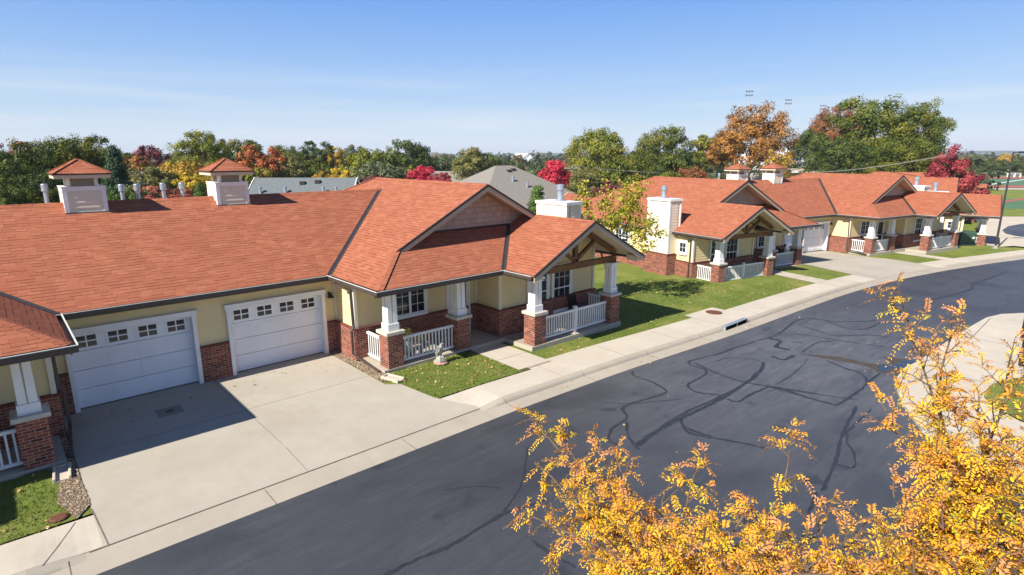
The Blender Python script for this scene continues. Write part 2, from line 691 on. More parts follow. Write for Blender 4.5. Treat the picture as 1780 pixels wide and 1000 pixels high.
B1 = (4.466, 18.486, 0.0, 0.0)
B2 = (44.534, 17.356, -.205, -.52)
_c, _s = math.cos(.2), math.sin(.2)
B3 = (61.0 - (_c * -14.605 - _s * -5.19), 8.2 - (_s * -14.605 + _c * -5.19), .2, -1.02)


def to_kerb(fr, u):
    v = -5.0
    for _ in range(40):
        x, y = fr(u, v)
        v -= (y - kerb(x) - .12) * .7
    return fr(u, v)


def apron(x, y):
    return gz(x) - .1 * min(1, max(0, (kerb(x) + 1.35 - y) / 1.25))


def driveway(h, uR, uL):
    fr = frame(h)
    mb = MB()
    n = 14
    lo = [to_kerb(fr, uL + (uR - uL) * i / n) for i in range(n + 1)]
    mr = min(uR, 4.12)
    mid = [(x, y + 1.25) for x, y in [to_kerb(fr, uL + (mr - uL) * i / n) for i in range(n + 1)]]
    up = [fr(3.94, -4.2), fr(3.58, -3.9), fr(3.56, .3), fr(-3.86, .3), fr(-3.86, -3.6)]
    flat(mb, mid + up, .02)
    for i in range(n):
        flat(mb, [lo[i], lo[i + 1], mid[i + 1], mid[i]], .02, apron)
    o = struct('driveway', mb, M['drive'])
    jb = MB()

    def jl(a, b, w=.008):
        k = 12
        P = [(a[0] + (b[0] - a[0]) * i / k, a[1] + (b[1] - a[1]) * i / k) for i in range(k + 1)]
        for p, q in zip(P[:-1], P[1:]):
            jb.beam((p[0], p[1], apron(*p) + .021), (q[0], q[1], apron(*q) + .021), w, .006)
    jl(fr(-.17, .0), to_kerb(fr, -.1))
    jl(fr(-3.86, -2.95), fr(3.56, -2.95))
    jl(fr(-3.86, -5.6), to_kerb(fr, -3.78), .022)
    jb.build('pavement_joint', M['joint'], o)
    return o


driveway(B1, 4.85, -3.86)
driveway(B2, 4.3, -4.3)


def walkway(h, s):
    fr = frame(h)
    a, b = to_kerb(fr, s * 7.42), to_kerb(fr, s * 8.82)
    mb = MB()
    flat(mb, [fr(s * 7.45, -2.9), fr(s * 8.80, -2.9), (b[0], b[1] + 1.3), (a[0], a[1] + 1.3)], .024)
    o = struct('walkway', mb, M['walk'])
    jb = MB()
    for v in (-3.35, -4.55, -5.75):
        p, q = fr(s * 7.44, v), fr(s * 8.81, v)
        jb.beam((*p, gz(p[0]) + .025), (*q, gz(q[0]) + .025), .014, .006)
    jb.build('pavement_joint', M['joint'], o)


walkway(B1, 1)
walkway(B2, -1)
walkway(B2, 1)

# far corner: concrete apron on the near side of the street with its rounded kerb
mb = MB()
cor = [(38, 2.0), (34.9, 3.2), (33.8, 3.86), (32.5, 4.18), (30.3, 4.32), (27, 4.46), (24, 4.53), (22.8, 4.6), (22, 4.68), (20.9, 4.6), (19.9, 4.4), (18.6, 3.9), (16.9, 3.0),
       (16.1, 1.7), (15.9, .9)]
flat(mb, cor[::-1] + [(15.9, .9), (15.9, -12), (38, -12)], -.02)
for (ax, ay), (bx, by) in zip(cor[:-1], cor[1:]):
    mb.poly([(ax, ay, gz(ax) - .02), (bx, by, gz(bx) - .02), (bx, by, gz(bx) - .13), (ax, ay, gz(ax) - .13)])
pv = struct('corner_pavement', mb, M['walk'])
mb = MB()
jn = [(32.4, 4.03), (28.5, 3.95), (25.3, 3.95), (23.0, 4.0), (21.3, 4.08), (20.0, 3.6), (19.0, 2.9), (18.2, 2.0)]
for a, b in zip(jn[:-1], jn[1:]):
    mb.beam((*a, gz(a[0]) - .018), (*b, gz(b[0]) - .018), .03, .006)
for x in (22.5, 25.2, 28.0):
    mb.beam((x, 3.9, gz(x) - .018), (x - .8, -3, gz(x) - .018), .02, .006)
mb.build('pavement_joint', M['joint'], pv)
mb = MB()
isl = [(21.9 + 2.1 * math.cos(t) * (1.15 if math.cos(t) > 0 else 1), 1.0 + 1.35 * math.sin(t)) for t in np.linspace(0, 2 * PI, 28)[:-1]]
isl = [(20.0, 2.0), (19.45, 1.4), (19.4, -6), (30, -6), (24.6, 1.0), (23.9, 1.8), (23.0, 2.25), (21.9, 2.45), (20.8, 2.4)]
flat(mb, isl, .03)
struct('corner_lawn', mb, M['grass'])
# verge under the near street trees
mb = MB()
flat(mb, [(-12, -9), (8, -9), (8, .2), (6.5, 1.9), (4.5, 2.6), (-12, 2.6)], -.01)
struct('verge', mb, M['grass'])

# crack sealant on the asphalt
CR = {}
S5 = lambda L: [(880 + a / 3.296, 460 + b / 3.296) for a, b in L]
S4 = lambda L: [(1160 + a / 4.1675, 620 + b / 4.1675) for a, b in L]
S2 = lambda L: [(1380 + a / 4.45, 460 + b / 4.45) for a, b in L]
S3 = lambda L: [(600 + a / 2.7775, 640 + b / 2.7775) for a, b in L]
CRK = [
    (S5([(725, 610), (730, 635), (830, 670), (910, 718), (895, 740), (720, 795), (668, 825), (690, 880), (610, 935), (585, 985)]), .12),
    (S5([(585, 985), (590, 1010), (640, 1030)]), .12),
    (S5([(690, 900), (700, 985), (760, 1060)]), .12),
    (S5([(1430, 440), (1300, 480), (1220, 510), (1060, 550), (1060, 575), (1140, 605), (1130, 635), (1045, 685), (1060, 715), (1110, 735), (1240, 750)]), .12),
    (S5([(1475, 560), (1460, 600), (1370, 680), (1240, 760), (1110, 830), (1000, 880), (870, 950), (740, 1040)]), .2),
    (S5([(1440, 640), (1300, 720), (1150, 790), (1020, 850), (880, 930)]), .12),
    (S5([(1070, 560), (1190, 615), (1330, 665), (1500, 700), (1650, 740), (1780, 780)]), .13),
    (S5([(1500, 700), (1650, 718), (1780, 740)]), .1),
    (S5([(1265, 770), (1330, 785), (1400, 745), (1500, 700)]), .13),
    (S5([(1000, 885), (1020, 930), (1120, 970), (1180, 985)]), .14),
    (S5([(1730, 540), (1640, 630), (1540, 690)]), .06),
    (S5([(1475, 575), (1430, 545), (1280, 535), (1190, 560)]), .05),
    (S5([(1780, 310), (1700, 312), (1650, 330), (1570, 390), (1500, 420), (1440, 435)]), .12),
    (S5([(1500, 420), (1570, 440), (1545, 470), (1630, 490)]), .28),
    (S5([(1520, 525), (1590, 545), (1650, 520)]), .18),
    (S5([(560, 790), (720, 795), (1010, 770)]), .05),
    (S4([(100, 470), (140, 540), (270, 580), (400, 600), (560, 630), (720, 665)]), .13),
    (S4([(740, 215), (860, 240), (1000, 290), (1180, 340), (1240, 345), (1360, 270), (1440, 200), (1440, 160), (1380, 110), (1290, 85), (1150, 25)]), .14),
    (S4([(860, 240), (1100, 275), (1380, 315)]), .08),
    (S4([(1440, 200), (1540, 120)]), .12),
    (S4([(1370, 360), (1270, 560), (1230, 720), (1180, 850), (1120, 970)]), .13),
    (S4([(1310, 570), (1300, 620), (1350, 700), (1350, 800), (1220, 780)]), .09),
    (S4([(1480, 380), (1330, 520), (1270, 580)]), .09),
    (S2([(0, 430), (130, 420), (330, 440), (520, 440), (660, 430)]), .1),
    (S2([(40, 470), (180, 510), (320, 550), (560, 545), (730, 560)]), .1),
    (S2([(220, 425), (400, 490), (540, 500), (670, 450)]), .12),
    (S2([(0, 535), (200, 560), (340, 585), (480, 605), (730, 640)]), .1),
    (S2([(1020, 285), (1200, 240), (1370, 190), (1390, 150), (1530, 100), (1650, 50)]), .22),
    (S2([(60, 680), (180, 605), (300, 592)]), .08),
    (S3([(960, 640), (760, 705), (650, 770), (500, 860), (350, 920), (200, 995), (60, 1060)]), .13),
    (S3([(470, 590), (640, 570), (760, 580)]), .05),
    (S3([(900, 830), (1000, 900), (1110, 960)]), .1),
    (S3([(880, 380), (850, 560), (760, 700)]), .05),
    ([(1420, 855), (1405, 900), (1380, 1000)], .12),
]


def smooth_path(P, n=6):
    P = [np.array(p[:2]) for p in P]
    P = [2 * P[0] - P[1]] + P + [2 * P[-1] - P[-2]]
    out = []
    for i in range(1, len(P) - 2):
        p0, p1, p2, p3 = P[i - 1:i + 3]
        for k in range(n):
            t = k / n
            out.append(.5 * ((2 * p1) + (-p0 + p2) * t + (2 * p0 - 5 * p1 + 4 * p2 - p3) * t * t + (-p0 + 3 * p1 - 3 * p2 + p3) * t ** 3))
    out.append(P[-2])
    return out


mb = MB()
for ci, (L, w) in enumerate(CRK):
    W = smooth_path([gp(a, b, -.1) for a, b in L], 9)
    W = [p + np.array([NR.normal(0, .008), NR.normal(0, .008)]) for p in W]
    side = []
    for i, p in enumerate(W):
        d = W[min(i + 1, len(W) - 1)] - W[max(i - 1, 0)]
        d = d / (np.linalg.norm(d) + 1e-9)
        nn = np.array([-d[1], d[0]])
        ww = w * .31 * (1 + .22 * math.sin(i * .37 + ci) + NR.normal(0, .10))
        ww = max(ww, .012) * (.45 if i in (0, len(W) - 1) else 1)
        side.append((p + nn * ww, p - nn * ww * NR.uniform(.7, 1.2)))
    for (a, b), (c, d) in zip(side[:-1], side[1:]):
        zz = lambda q: (q[0], q[1], gz(q[0]) - .1005 + .0008 * (ci % 5))
        mb.poly([zz(a), zz(b), zz(d), zz(c)], 0, False, ((1, 0, 0), (0, 1, 0)))
struct('road_crack_sealant', mb, M['seal'])

# wet run of water and the puddle at the corner
wet = NB('shallow standing water')
_n = wet.noise(wet.obj(), 3, 3)
M['wet'] = wet.done(wet.mix(_n, (.010, .013, .022), (.03, .028, .027)), .1, 0, .6)
damp = NB('damp silt')
_n = damp.noise(damp.uv(), 4, 4)
M['damp'] = damp.done(damp.mix(_n, (.045, .034, .026), (.10, .078, .056)), .7, 0, .3)


def blob(px_pts, off):
    P = smooth_path([gp(a, b, -.1) for a, b in px_pts + px_pts[:1]], 5)[:-1]
    return [(p[0], p[1]) for p in P], off


mb = MB()
pts, off = blob(S2([(40, 690), (180, 700), (330, 712), (450, 735), (560, 760), (660, 770), (760, 760), (690, 715), (800, 725), (930, 745), (960, 790), (840, 815), (800, 870), (770, 830), (660, 840), (600, 800), (440, 760), (250, 728)]), 0)
flat(mb, pts, -.0975)
struct('damp_silt', mb, M['damp'])
mb = MB()
pts, off = blob(S2([(640, 790), (690, 775), (760, 775), (850, 745), (930, 750), (950, 785), (830, 800), (740, 812), (680, 832)]), 0)
flat(mb, pts, -.0945)
tag(mb.build('puddle', M['wet']), kind='structure')

# storm drain mouth set in the kerb
t = empty('storm_drain', (*gp(1290, 566)[:2], gz(22.6)))
tag(t, 'storm drain opening in the kerb with a bar across its dark mouth', 'drain')
c0 = np.array(t.location)
mb = MB()
x0, x1 = -.95, .85
yk = kerb(c0[0]) - c0[1]
mb.box(x0, x1, yk - .112, yk - .03, -.098, .075, 0)  # solid block, coloured black to stand in for the shade inside the opening
mb.build('mouth', plain('painted drain shade', (.004, .004, .005), 1.0, .1, 2, 0, 0.0), t)
mb = MB()
mb.box(x0 - .05, x1 + .05, yk - .125, yk + .06, .075, .095)
mb.box(x0 - .05, x0, yk - .122, yk - .03, -.1, .075)
mb.box(x1, x1 + .05, yk - .122, yk - .03, -.1, .075)
mb.build('steel_frame', M['galv'], t)
mb = MB()
mb.box(-.02, .03, yk - .122, yk - .113, -.1, .075)
mb.build('bar', M['galv'], t)


def disc(name, c, r, off, mat, label, cat):
    mb = MB()
    mb.lathe((0, 0, 0), [(0, .02), (r * .9, .02), (r * .9, .012), (r * .94, .012), (r * .94, .02), (r, .018), (r, -.05)], 28)
    for i in range(-3, 4):
        for j in range(-3, 4):
            if math.hypot(i, j) < 3.3:
                mb.box(i * r * .23 - r * .06, i * r * .23 + r * .06, j * r * .23 - r * .06, j * r * .23 + r * .06, .02, .026)
    o = mb.build(name, mat, None, (c[0], c[1], gz(c[0]) + off))
    tag(o, label, cat)
    return o


disc('manhole_cover', gp(1241, 544), .36, .012, M['iron'], 'rusty round manhole cover in the sidewalk pad', 'manhole cover')
mb = MB()
mb.lathe((0, 0, 0), [(0, .05), (.12, .045), (.15, .03), (.15, -.05)], 20)
o = mb.build('valve_cover', M['iron'], None, (*gp(102, 902)[:2], .005))
tag(o, 'small round brownish stone lid in the grass near river stones', 'utility cover')
p = gp(295, 716)
mb = MB()
mb.box(-.3, .3, -.3, .3, -.02, .0215)
o = mb.build('cleanout_cover', m_concrete('dark concrete patch', (.27, .245, .21)), None, (p[0], p[1], 0))
tag(o, 'dark square patch around a small round lid in the shaded driveway', 'utility cover')
mb2 = MB()
mb2.lathe((0, 0, 0), [(0, .028), (.09, .028), (.1, .02)], 16)
mb2.build('lid', M['iron'], o)

# ================================================================== THE DUPLEX HOUSE
E0, PT = 2.85, .518
XV, XO, XPI = 3.63, 14.605, 8.52
YM, YH, YP, YR, YG, YB = -.493, -3.69, -5.19, -2.14, -1.42, 6.0
XW, XP = (XV + XO) / 2, (XPI + XO) / 2
ZW, ZP = E0 + PT * (XO - XW), E0 + PT * (XO - XP)
VR = 4.2
ZR = E0 + PT * (VR - YM)
VB = 2 * VR - YM
XM = XV + (VR - YM)
YE = YB + (XW - XV)
FLOOR = .1
DEEP = -.75


def column(parent, s, u, v, ztop, cap=False):
    c = empty('porch_column', (0, 0, 0))
    c.parent = parent
    mb = MB()
    mb.box(s * (u - .275), s * (u + .275), v - .275, v + .275, .02, 1.2)
    mb.build('brick_pier', M['brick'], c)
    mb = MB()
    mb.box(s * (u - .30), s * (u + .30), v - .30, v + .30, DEEP, .03)
    mb.build('footing', M['plinth'], c)
    mb = MB()
    mb.box(s * (u - .34), s * (u + .34), v - .34, v + .34, 1.2, 1.31)
    mb.build('pier_cap', M['limestone'], c, bevel=.012)
    mb = MB()
    mb.box(s * (u - .205), s * (u + .205), v - .205, v + .205, 1.31, 1.54)
    z0, z1 = 1.54, ztop
    for i in (-1, 1):
        for j in (-1, 1):
            mb.taper(s * u + i * .092, v + j * .092, z0, z1, .162, .142)
    if cap:
        mb.box(s * (u - .2), s * (u + .2), v - .2, v + .2, ztop - .16, ztop - .08)
        mb.box(s * (u - .25), s * (u + .25), v - .25, v + .25, ztop - .08, ztop)
    mb.build('post', M['white'], c, bevel=.006)
    mb = MB()
    mb.taper(s * u, v, z0, z1 - .01, .315, .29)
    mb.build('post_core', M['taupe'], c)


def railing(parent, p0, p1, mid=False):
    p0, p1 = Vector(p0), Vector(p1)
    d = (p1 - p0)
    L = d.length
    d.normalize()
    mb = MB()
    up = Vector((0, 0, 1))
    mb.beam(p0 + up * .86, p1 + up * .86, .085, .075)
    mb.beam(p0 + up * .10, p1 + up * .10, .07, .07)
    n = max(2, int(L / .128))
    for k in range(n):
        q = p0 + d * (L * (k + .5) / n)
        if mid and abs((k + .5) / n - .5) * L < .08:
            continue
        mb.beam(q + up * .13, q + up * .825, .042, .042)
    r = mb.build('railing', M['white'], parent)
    if mid:
        q = p0 + d * L * .5
        mb = MB()
        mb.box(q.x - .065, q.x + .065, q.y - .065, q.y + .065, q.z, q.z + .97)
        mb.taper(q.x, q.y, q.z + .97, q.z + 1.02, .16, .10)
        mb.build('railing_post', M['white'], r, bevel=.006)
    return r


def window(parent, c, t, n, w, h, cols, rows, sashes=1, double=False):
    """c bottom centre on the wall, t along the wall, n outwards"""
    c, t, n = Vector(c), Vector(t), Vector(n)
    up = Vector((0, 0, 1))

    def bar(mb, a0, a1, z0, z1, d0, d1):
        P = [c + t * a + n * d + up * z for a in (a0, a1) for d in (d0, d1) for z in (z0, z1)]
        idx = ((0, 1, 3, 2), (4, 6, 7, 5), (0, 4, 5, 1), (2, 3, 7, 6), (0, 2, 6, 4), (1, 5, 7, 3))
        for q in idx:
            mb.poly([P[k] for k in q])
    wd = empty('window')
    wd.parent = parent
    mb = MB()
    tr = .1
    bar(mb, -w / 2 - tr, -w / 2, -tr, h + tr, .0, .055)
    bar(mb, w / 2, w / 2 + tr, -tr, h + tr, .0, .055)
    bar(mb, -w / 2, w / 2, h, h + tr, .0, .055)
    bar(mb, -w / 2 - .03 + 0, w / 2 + .03, -tr - .03, -.0, .056, .085)
    bar(mb, -w / 2, w / 2, -tr, 0, .0, .053)
    mb.build('frame', M['white'], wd)
    mb = MB()
    s = .045
    parts = [(-w / 2, w / 2)]
    if double:
        parts = [(-w / 2, 0), (0, w / 2)]
    for a, b in parts:
        bar(mb, a, a + s, 0, h, .018, .04)
        bar(mb, b - s, b, 0, h, .018, .04)
        bar(mb, a + s, b - s, 0, s, .018, .04)
        bar(mb, a + s, b - s, h - s, h, .018, .04)
        if sashes == 2:
            bar(mb, a + s, b - s, h * .5 - .025, h * .5 + .025, .018, .042)
        for i in range(1, cols):
            x = a + (b - a) * i / cols
            bar(mb, x - .008, x + .008, s, h - s, .016, .026)
        for j in range(1, rows):
            z = h * j / rows
            if sashes == 2 and abs(z - h / 2) < .05:
                continue
            bar(mb, a + s, b - s, z - .008, z + .008, .0155, .0255)
    mb.build('sash', M['white'], wd)
    mb = MB()
    P = [c + t * a + n * .0135 + up * z for a, z in ((-w / 2, 0), (w / 2, 0), (w / 2, h), (-w / 2, h))]
    mb.poly(P)
    mb.build('pane', M['glass'], wd)
    return wd


def gutter(parent, p0, p1, n):
    """open trough along an eave: n points away from the roof"""
    p0, p1, n = Vector(p0), Vector(p1), Vector(n)
    mb = MB()
    up = Vector((0, 0, 1))

    def slab(a0, a1, z0, z1, m):
        P = [p + n * a + up * z for p in (p0, p1) for a in (a0, a1) for z in (z0, z1)]
        for q in ((0, 1, 3, 2), (4, 6, 7, 5), (0, 4, 5, 1), (2, 3, 7, 6), (0, 2, 6, 4), (1, 5, 7, 3)):
            mb.poly([P[k] for k in q], m)
    slab(.11, .125, -.125, -.01, 0)
    slab(.105, .135, -.0095, .005, 1)
    slab(.012, .1095, -.125, -.115, 0)
    slab(-.02, .011, -.19, -.035, 0)
    mb.build('gutter', [M['brown'], M['gutter_in']], parent)


def pipe_path(parent, pts, w=.075, name='downspout'):
    mb = MB()
    for a, b in zip(pts[:-1], pts[1:]):
        a, b = Vector(a), Vector(b)
        d = (b - a).normalized() * .02
        mb.beam(a - d, b + d, w, w * .8, 0, (0, 1, .01) if abs((b - a).normalized().z) > .9 else (0, 0, 1))
    return mb.build(name, M['brown'], parent, bevel=.008)


def rake(parent, pts, thick=.045, depth=.17):
    """barge board and drip edge under a sloping roof edge, in a plane of constant v"""
    mb = MB()
    for a, b in zip(pts[:-1], pts[1:]):
        a, b = Vector(a), Vector(b)
        dn = Vector((0, 0, 1))
        mb.prism([a + dn * -.065, b + dn * -.065, b + dn * (-.065 - depth), a + dn * (-.065 - depth)], (0, -thick, 0))
    r = mb.build('barge_board', M['taupe'], parent)
    mb = MB()
    for a, b in zip(pts[:-1], pts[1:]):
        a, b = Vector(a), Vector(b)
        mb.prism([a + Vector((0, 0, .008)), b + Vector((0, 0, .008)), b + Vector((0, 0, -.0645)), a + Vector((0, 0, -.0645))], (0, -thick - .02, 0))
    mb.build('drip_edge', M['drip'], r)


def make_cupola(parent, u, dz=0.0):
    cu = empty('cupola')
    cu.parent = parent
    v, w = VR, .52
    zf = ZR - PT * w - .02
    body = MB()
    z1 = ZR + .50
    body.lap((u - w + .08, v - w, zf), (1, 0, 0), 2 * w - .16, z1 - .12 - zf, (0, -1, 0), .155, .02)
    body.lap((u - w + .08, v + w, zf), (1, 0, 0), 2 * w - .16, z1 - .12 - zf, (0, 1, 0), .155, .02)
    body.lap((u - w, v - w + .08, zf), (0, 1, 0), 2 * w - .16, z1 - .12 - zf, (-1, 0, 0), .155, .02)
    body.lap((u + w, v - w + .08, zf), (0, 1, 0), 2 * w - .16, z1 - .12 - zf, (1, 0, 0), .155, .02)
    body.build('siding', M['siding_pale'], cu)
    tr = MB()
    for i in (-1, 1):
        for j in (-1, 1):
            tr.box(u + i * (w - .085), u + i * (w + .028), v + j * (w - .085), v + j * (w + .028), zf - .03, z1 - .12)
    tr.box(u - w - .03, u + w + .03, v - w - .03, v + w + .03, z1 - .12, z1)
    tr.box(u - w - .05, u + w + .05, v - w - .05, v + w + .05, z1, z1 + .02)
    tr.build('corner_board', M['white'], cu)
    fl = MB()
    fl.box(u - w - .04, u + w + .04, v - w - .06, v - w - .01, zf - .05, zf + .02)
    fl.build('base_flashing', M['flash'], cu)
    w2 = .40
    lo = MB()
    for i in (-1, 1):
        for j in (-1, 1):
            lo.box(u + i * (w2 - .1), u + i * w2, v + j * (w2 - .1), v + j * w2, z1 + .02, z1 + .26)
    lo.build('louvre_post', M['white'], cu)
    lv = MB()
    lv.box(u - w2 + .05, u + w2 - .05, v - w2 + .05, v + w2 - .05, z1 + .02, z1 + .25)
    for k in range(5):
        z = z1 + .045 + k * .042
        lv.box(u - w2 + .1, u + w2 - .1, v - w2 + .02, v - w2 + .05, z, z + .012)
        lv.box(u - w2 + .1, u + w2 - .1, v + w2 - .05, v + w2 - .02, z, z + .012)
        lv.box(u - w2 + .02, u - w2 + .05, v - w2 + .1, v + w2 - .1, z, z + .012)
        lv.box(u + w2 - .05, u + w2 - .02, v - w2 + .1, v + w2 - .1, z, z + .012)
    lv.build('louvre', M['taupe'], cu)
    w3 = .74
    zc = z1 + .26
    ho = MB()
    ho.box(u - w3 + .03, u + w3 - .03, v - w3 + .03, v + w3 - .03, zc, zc + .11)
    ho.build('hood_fascia', M['soffit'], cu)
    dr = MB()
    dr.box(u - w3, u + w3, v - w3, v + w3, zc + .11, zc + .15)
    dr.build('hood_edge', M['drip'], cu)
    rf = MB()
    ap = (u, v, zc + .155 + .42)
    q = [(u - w3, v - w3, zc + .152), (u + w3, v - w3, zc + .152), (u + w3, v + w3, zc + .152), (u - w3, v + w3, zc + .152)]
    for k in range(4):
        rf.poly([q[k], q[(k + 1) % 4], ap])
        rf.beam(Vector(q[k]) + Vector((0, 0, .01)), Vector(ap) + Vector((0, 0, .012)), .09, .014)
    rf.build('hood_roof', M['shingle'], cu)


class SplitMB:
    """one small mesh per call, so that every run of wall is a part of its own"""
    def __init__(s):
        s.items = []

    def __getattr__(s, k):
        def f(*a, **kw):
            mb = MB()
            getattr(mb, k)(*a, **kw)
            s.items.append(mb)
        return f


def build_split(sm, name, mat, parent):
    for mb in sm.items:
        mb.build(name, mat, parent)


def make_duplex():
    H = empty('duplex_house')
    rp = MB()   # roof
    ridge = MB()

    def plane(pts, soff=True):
        rp.poly([(p[0], p[1], p[2]) for p in pts], 0)
        if soff:
            rp.poly([(p[0], p[1], p[2] - .1) for p in pts][::-1], 1)

    def zin(u):
        return E0 + PT * (u - XV)

    plane([(-XV, YM, E0), (XV, YM, E0), (XM, VR, ZR), (-XM, VR, ZR)])
    plane([(XV, VB, E0), (-XV, VB, E0), (-XM, VR, ZR), (XM, VR, ZR)])

    def cap(a, b, n1, n2):
        """ridge or hip cap: a folded strip of shingles"""
        a, b = Vector(a), Vector(b)
        L = (b - a).length
        k = max(1, int(L / .3))
        for i in range(k):
            p, q = a.lerp(b, i / k), a.lerp(b, (i + 1) / k)
            for nn in (n1, n2):
                nv = Vector(nn)
                rp.poly([p + Vector((0, 0, .02)), q + Vector((0, 0, .028)), q + nv * .15 + Vector((0, 0, .012)), p + nv * .15 + Vector((0, 0, .006))], 0)
    dn = 1 / math.sqrt(1 + PT * PT)
    cap((-XM, VR, ZR), (XM, VR, ZR), (0, -dn, -PT * dn), (0, dn, -PT * dn))
    for s in (1, -1):
        X = lambda u: s * u
        tip = XV + (YR - YH)
        # wing planes
        plane([(X(XV), YH, E0), (X(tip), YR, zin(tip)), (X(XW), YR, ZW), (X(XW), YB, ZW), (X(XV), YE, E0), (X(XV), VB, E0), (X(XM), VR, ZR), (X(XV), YM, E0)])
        plane([(X(XO), YP, E0), (X(XO), YE, E0), (X(XW), YB, ZW), (X(XW), YR, ZW), (X(XP), YR, ZP), (X(XP), YP, ZP)])
        zg = E0 + PT * (YG - YH)
        xgl, xgr = XV + (YG - YH), XPI + (YG - YH)
        plane([(X(XV), YH, E0), (X(XPI), YH, E0), (X(xgr), YG, zg), (X(xgl), YG, zg)])
        plane([(X(XPI), YP, E0), (X(XP), YP, ZP), (X(XP), YG, ZP), (X(xgr), YG, zg), (X(XPI), YH, E0)])
        plane([(X(XV), YE, E0), (X(XO), YE, E0), (X(XW), YB, ZW)])
        cap((X(XW), YR, ZW), (X(XW), YB, ZW), (X(-dn) if s > 0 else dn, 0, -PT * dn), (X(dn) if s > 0 else -dn, 0, -PT * dn))
        cap((X(XP), YP, ZP), (X(XP), YG - .4, ZP), (-dn, 0, -PT * dn), (dn, 0, -PT * dn))
        hv = Vector((s, 1, PT)).normalized()
        cap((X(XV), YH, E0), (X(tip), YR, zin(tip)), (s * -.45, .85, .0), (s * .85, -.45, .0))
        cap((X(XV), YE, E0), (X(XW), YB, ZW), (s * -.5, -.7, -.1), (s * .7, .5, -.1))
        cap((X(XO), YE, E0), (X(XW), YB, ZW), (s * .5, -.7, -.1), (s * -.7, .5, -.1))
        # valley flashings
        for a, b in (((X(XV), YM, E0), (X(XM), VR, ZR)), ((X(XPI), YH, E0), (X(xgr), YG, zg))):
            a, b = Vector(a), Vector(b)
            fb = MB()
            for side in (-1, 1):
                # each leaf of the strip lies in its own roof plane
                if side < 0:
                    off = Vector((s * -.12, 0, 0))
                else:
                    off = Vector((0, -.12, 0))
                lift = Vector((0, 0, .012))
                fb.poly([a + lift, b + lift, b + lift + off + Vector((0, 0, .0)), a + lift + off])
            fb.build('valley_flashing', M['flash'], H)
        # gable wall in the wing end
        gw = MB()
        gw.prism([(X(xgl - .0), YG, zg - .1), (X(xgr), YG, zg - .1), (X(XP - .1), YG, zin(XV) + PT * (XO - XP + .1) - .12), (X(XW), YG, ZW - .1)], (0, .12, 0))
        gw.build('gable_wall', M['shake'], H)
        ga = MB()
        ga.beam((X(xgl + .1), YG - .02, zg + .035), (X(xgr), YG - .02, zg + .035), .03, .07)
        ga.build('base_flashing', M['drip'], H)
        rake(H, [(X(tip), YR, zin(tip)), (X(XW), YR, ZW), (X(XP), YR, ZP)])
        fr = MB()
        for a, b in (((xgl + .15, zg + .02), (XW, ZW - .2)), ((XW, ZW - .2), (XP - .2, ZP + .0))):
            fr.beam((X(a[0]), YG - .03, a[1]), (X(b[0]), YG - .03, b[1]), .03, .14, 0, (0, -1, 0))
        fr.build('frieze_board', M['taupe'], H)
        rake(H, [(X(XPI), YP, E0), (X(XP), YP, ZP), (X(XO), YP, E0)])
        # boxed rake ends
        bx = SplitMB()
        for uu, sg in ((XPI, 1), (XO, -1)):
            bx.prism([(X(uu), YP - .002, E0 - .04), (X(uu + sg * .42), YP - .002, E0 + PT * .42 - .2), (X(uu + sg * .42), YP - .002, E0 - .19), (X(uu), YP - .002, E0 - .19)], (0, .5, 0))
        build_split(bx, 'rake_return', M['soffit'], H)
        # gutters
        gutter(H, (X(XV), YH - .13, E0), (X(XV), YM - .02, E0), (-s, 0, 0))
        gutter(H, (X(XV) - s * .13, YH, E0), (X(XPI - .02), YH, E0), (0, -1, 0))
        gutter(H, (X(XPI), YP, E0), (X(XPI), YH - .02, E0), (-s, 0, 0))
        gutter(H, (X(XO), YP, E0), (X(XO), YE + .1, E0), (s, 0, 0))
        # ---- walls
        wl = SplitMB()
        br = SplitMB()
        pl = MB()
        WH = 1.1
        # garage front (recessed openings .43 .. 3.55)
        br.box(X(0.0), X(.42), -.1, .0, .0, WH)
        br.box(X(3.56), X(3.95), -.1, 0, .0, WH)
        wl.lap((min(X(0), X(.45)), 0, WH), (1, 0, 0), .45, 3.0 - WH, (0, -1, 0))
        wl.lap((min(X(3.5), X(3.98)), 0, WH), (1, 0, 0), .48, 3.0 - WH, (0, -1, 0))
        wl.lap((min(X(.45), X(3.5)), 0, 2.16), (1, 0, 0), 3.05, .84, (0, -1, 0))
        # inner wing wall and porch back wall
        wl.lap((X(3.98), -1.45, WH), (0, 1, 0), 1.45, 2.95 - WH, (-s, 0, 0))
        br.box(X(3.88), X(3.98), -1.55, -.1, DEEP, WH)
        wl.lap((min(X(3.98), X(9.05)), -1.45, WH), (1, 0, 0), 5.07, 2.62 - WH, (0, -1, 0))
        br.box(X(3.98), X(7.62), -1.55, -1.45, FLOOR, WH)
        br.box(X(8.72), X(8.95), -1.55, -1.45, FLOOR, WH)
        # recess side wall
        wl.lap((X(9.05), -2.85, WH), (0, 1, 0), 1.4, 2.7 - WH, (-s, 0, 0))
        br.box(X(8.95), X(9.05), -2.95, -1.45, FLOOR, WH)
        # gable porch front wall
        wl.lap((min(X(9.05), X(14.3)), -2.85, WH), (1, 0, 0), 5.25, 2.95 - WH, (0, -1, 0))
        wl.poly([(X(9.05), -2.855, 2.95), (X(14.3), -2.855, 2.95), (X(XP), -2.855, ZP - .1)])
        br.box(X(9.05), X(14.4), -2.95, -2.85, FLOOR, WH)
        # outer side and back
        wl.lap((X(14.3), -2.85, WH), (0, 1, 0), 13.85, 3.0 - WH, (s, 0, 0))
        br.box(X(14.3), X(14.4), -2.85, 11.0, DEEP + .2, WH)
        wl.lap((min(X(3.95), X(14.3)), 11.0, WH), (1, 0, 0), 10.35, 3.0 - WH, (0, 1, 0))
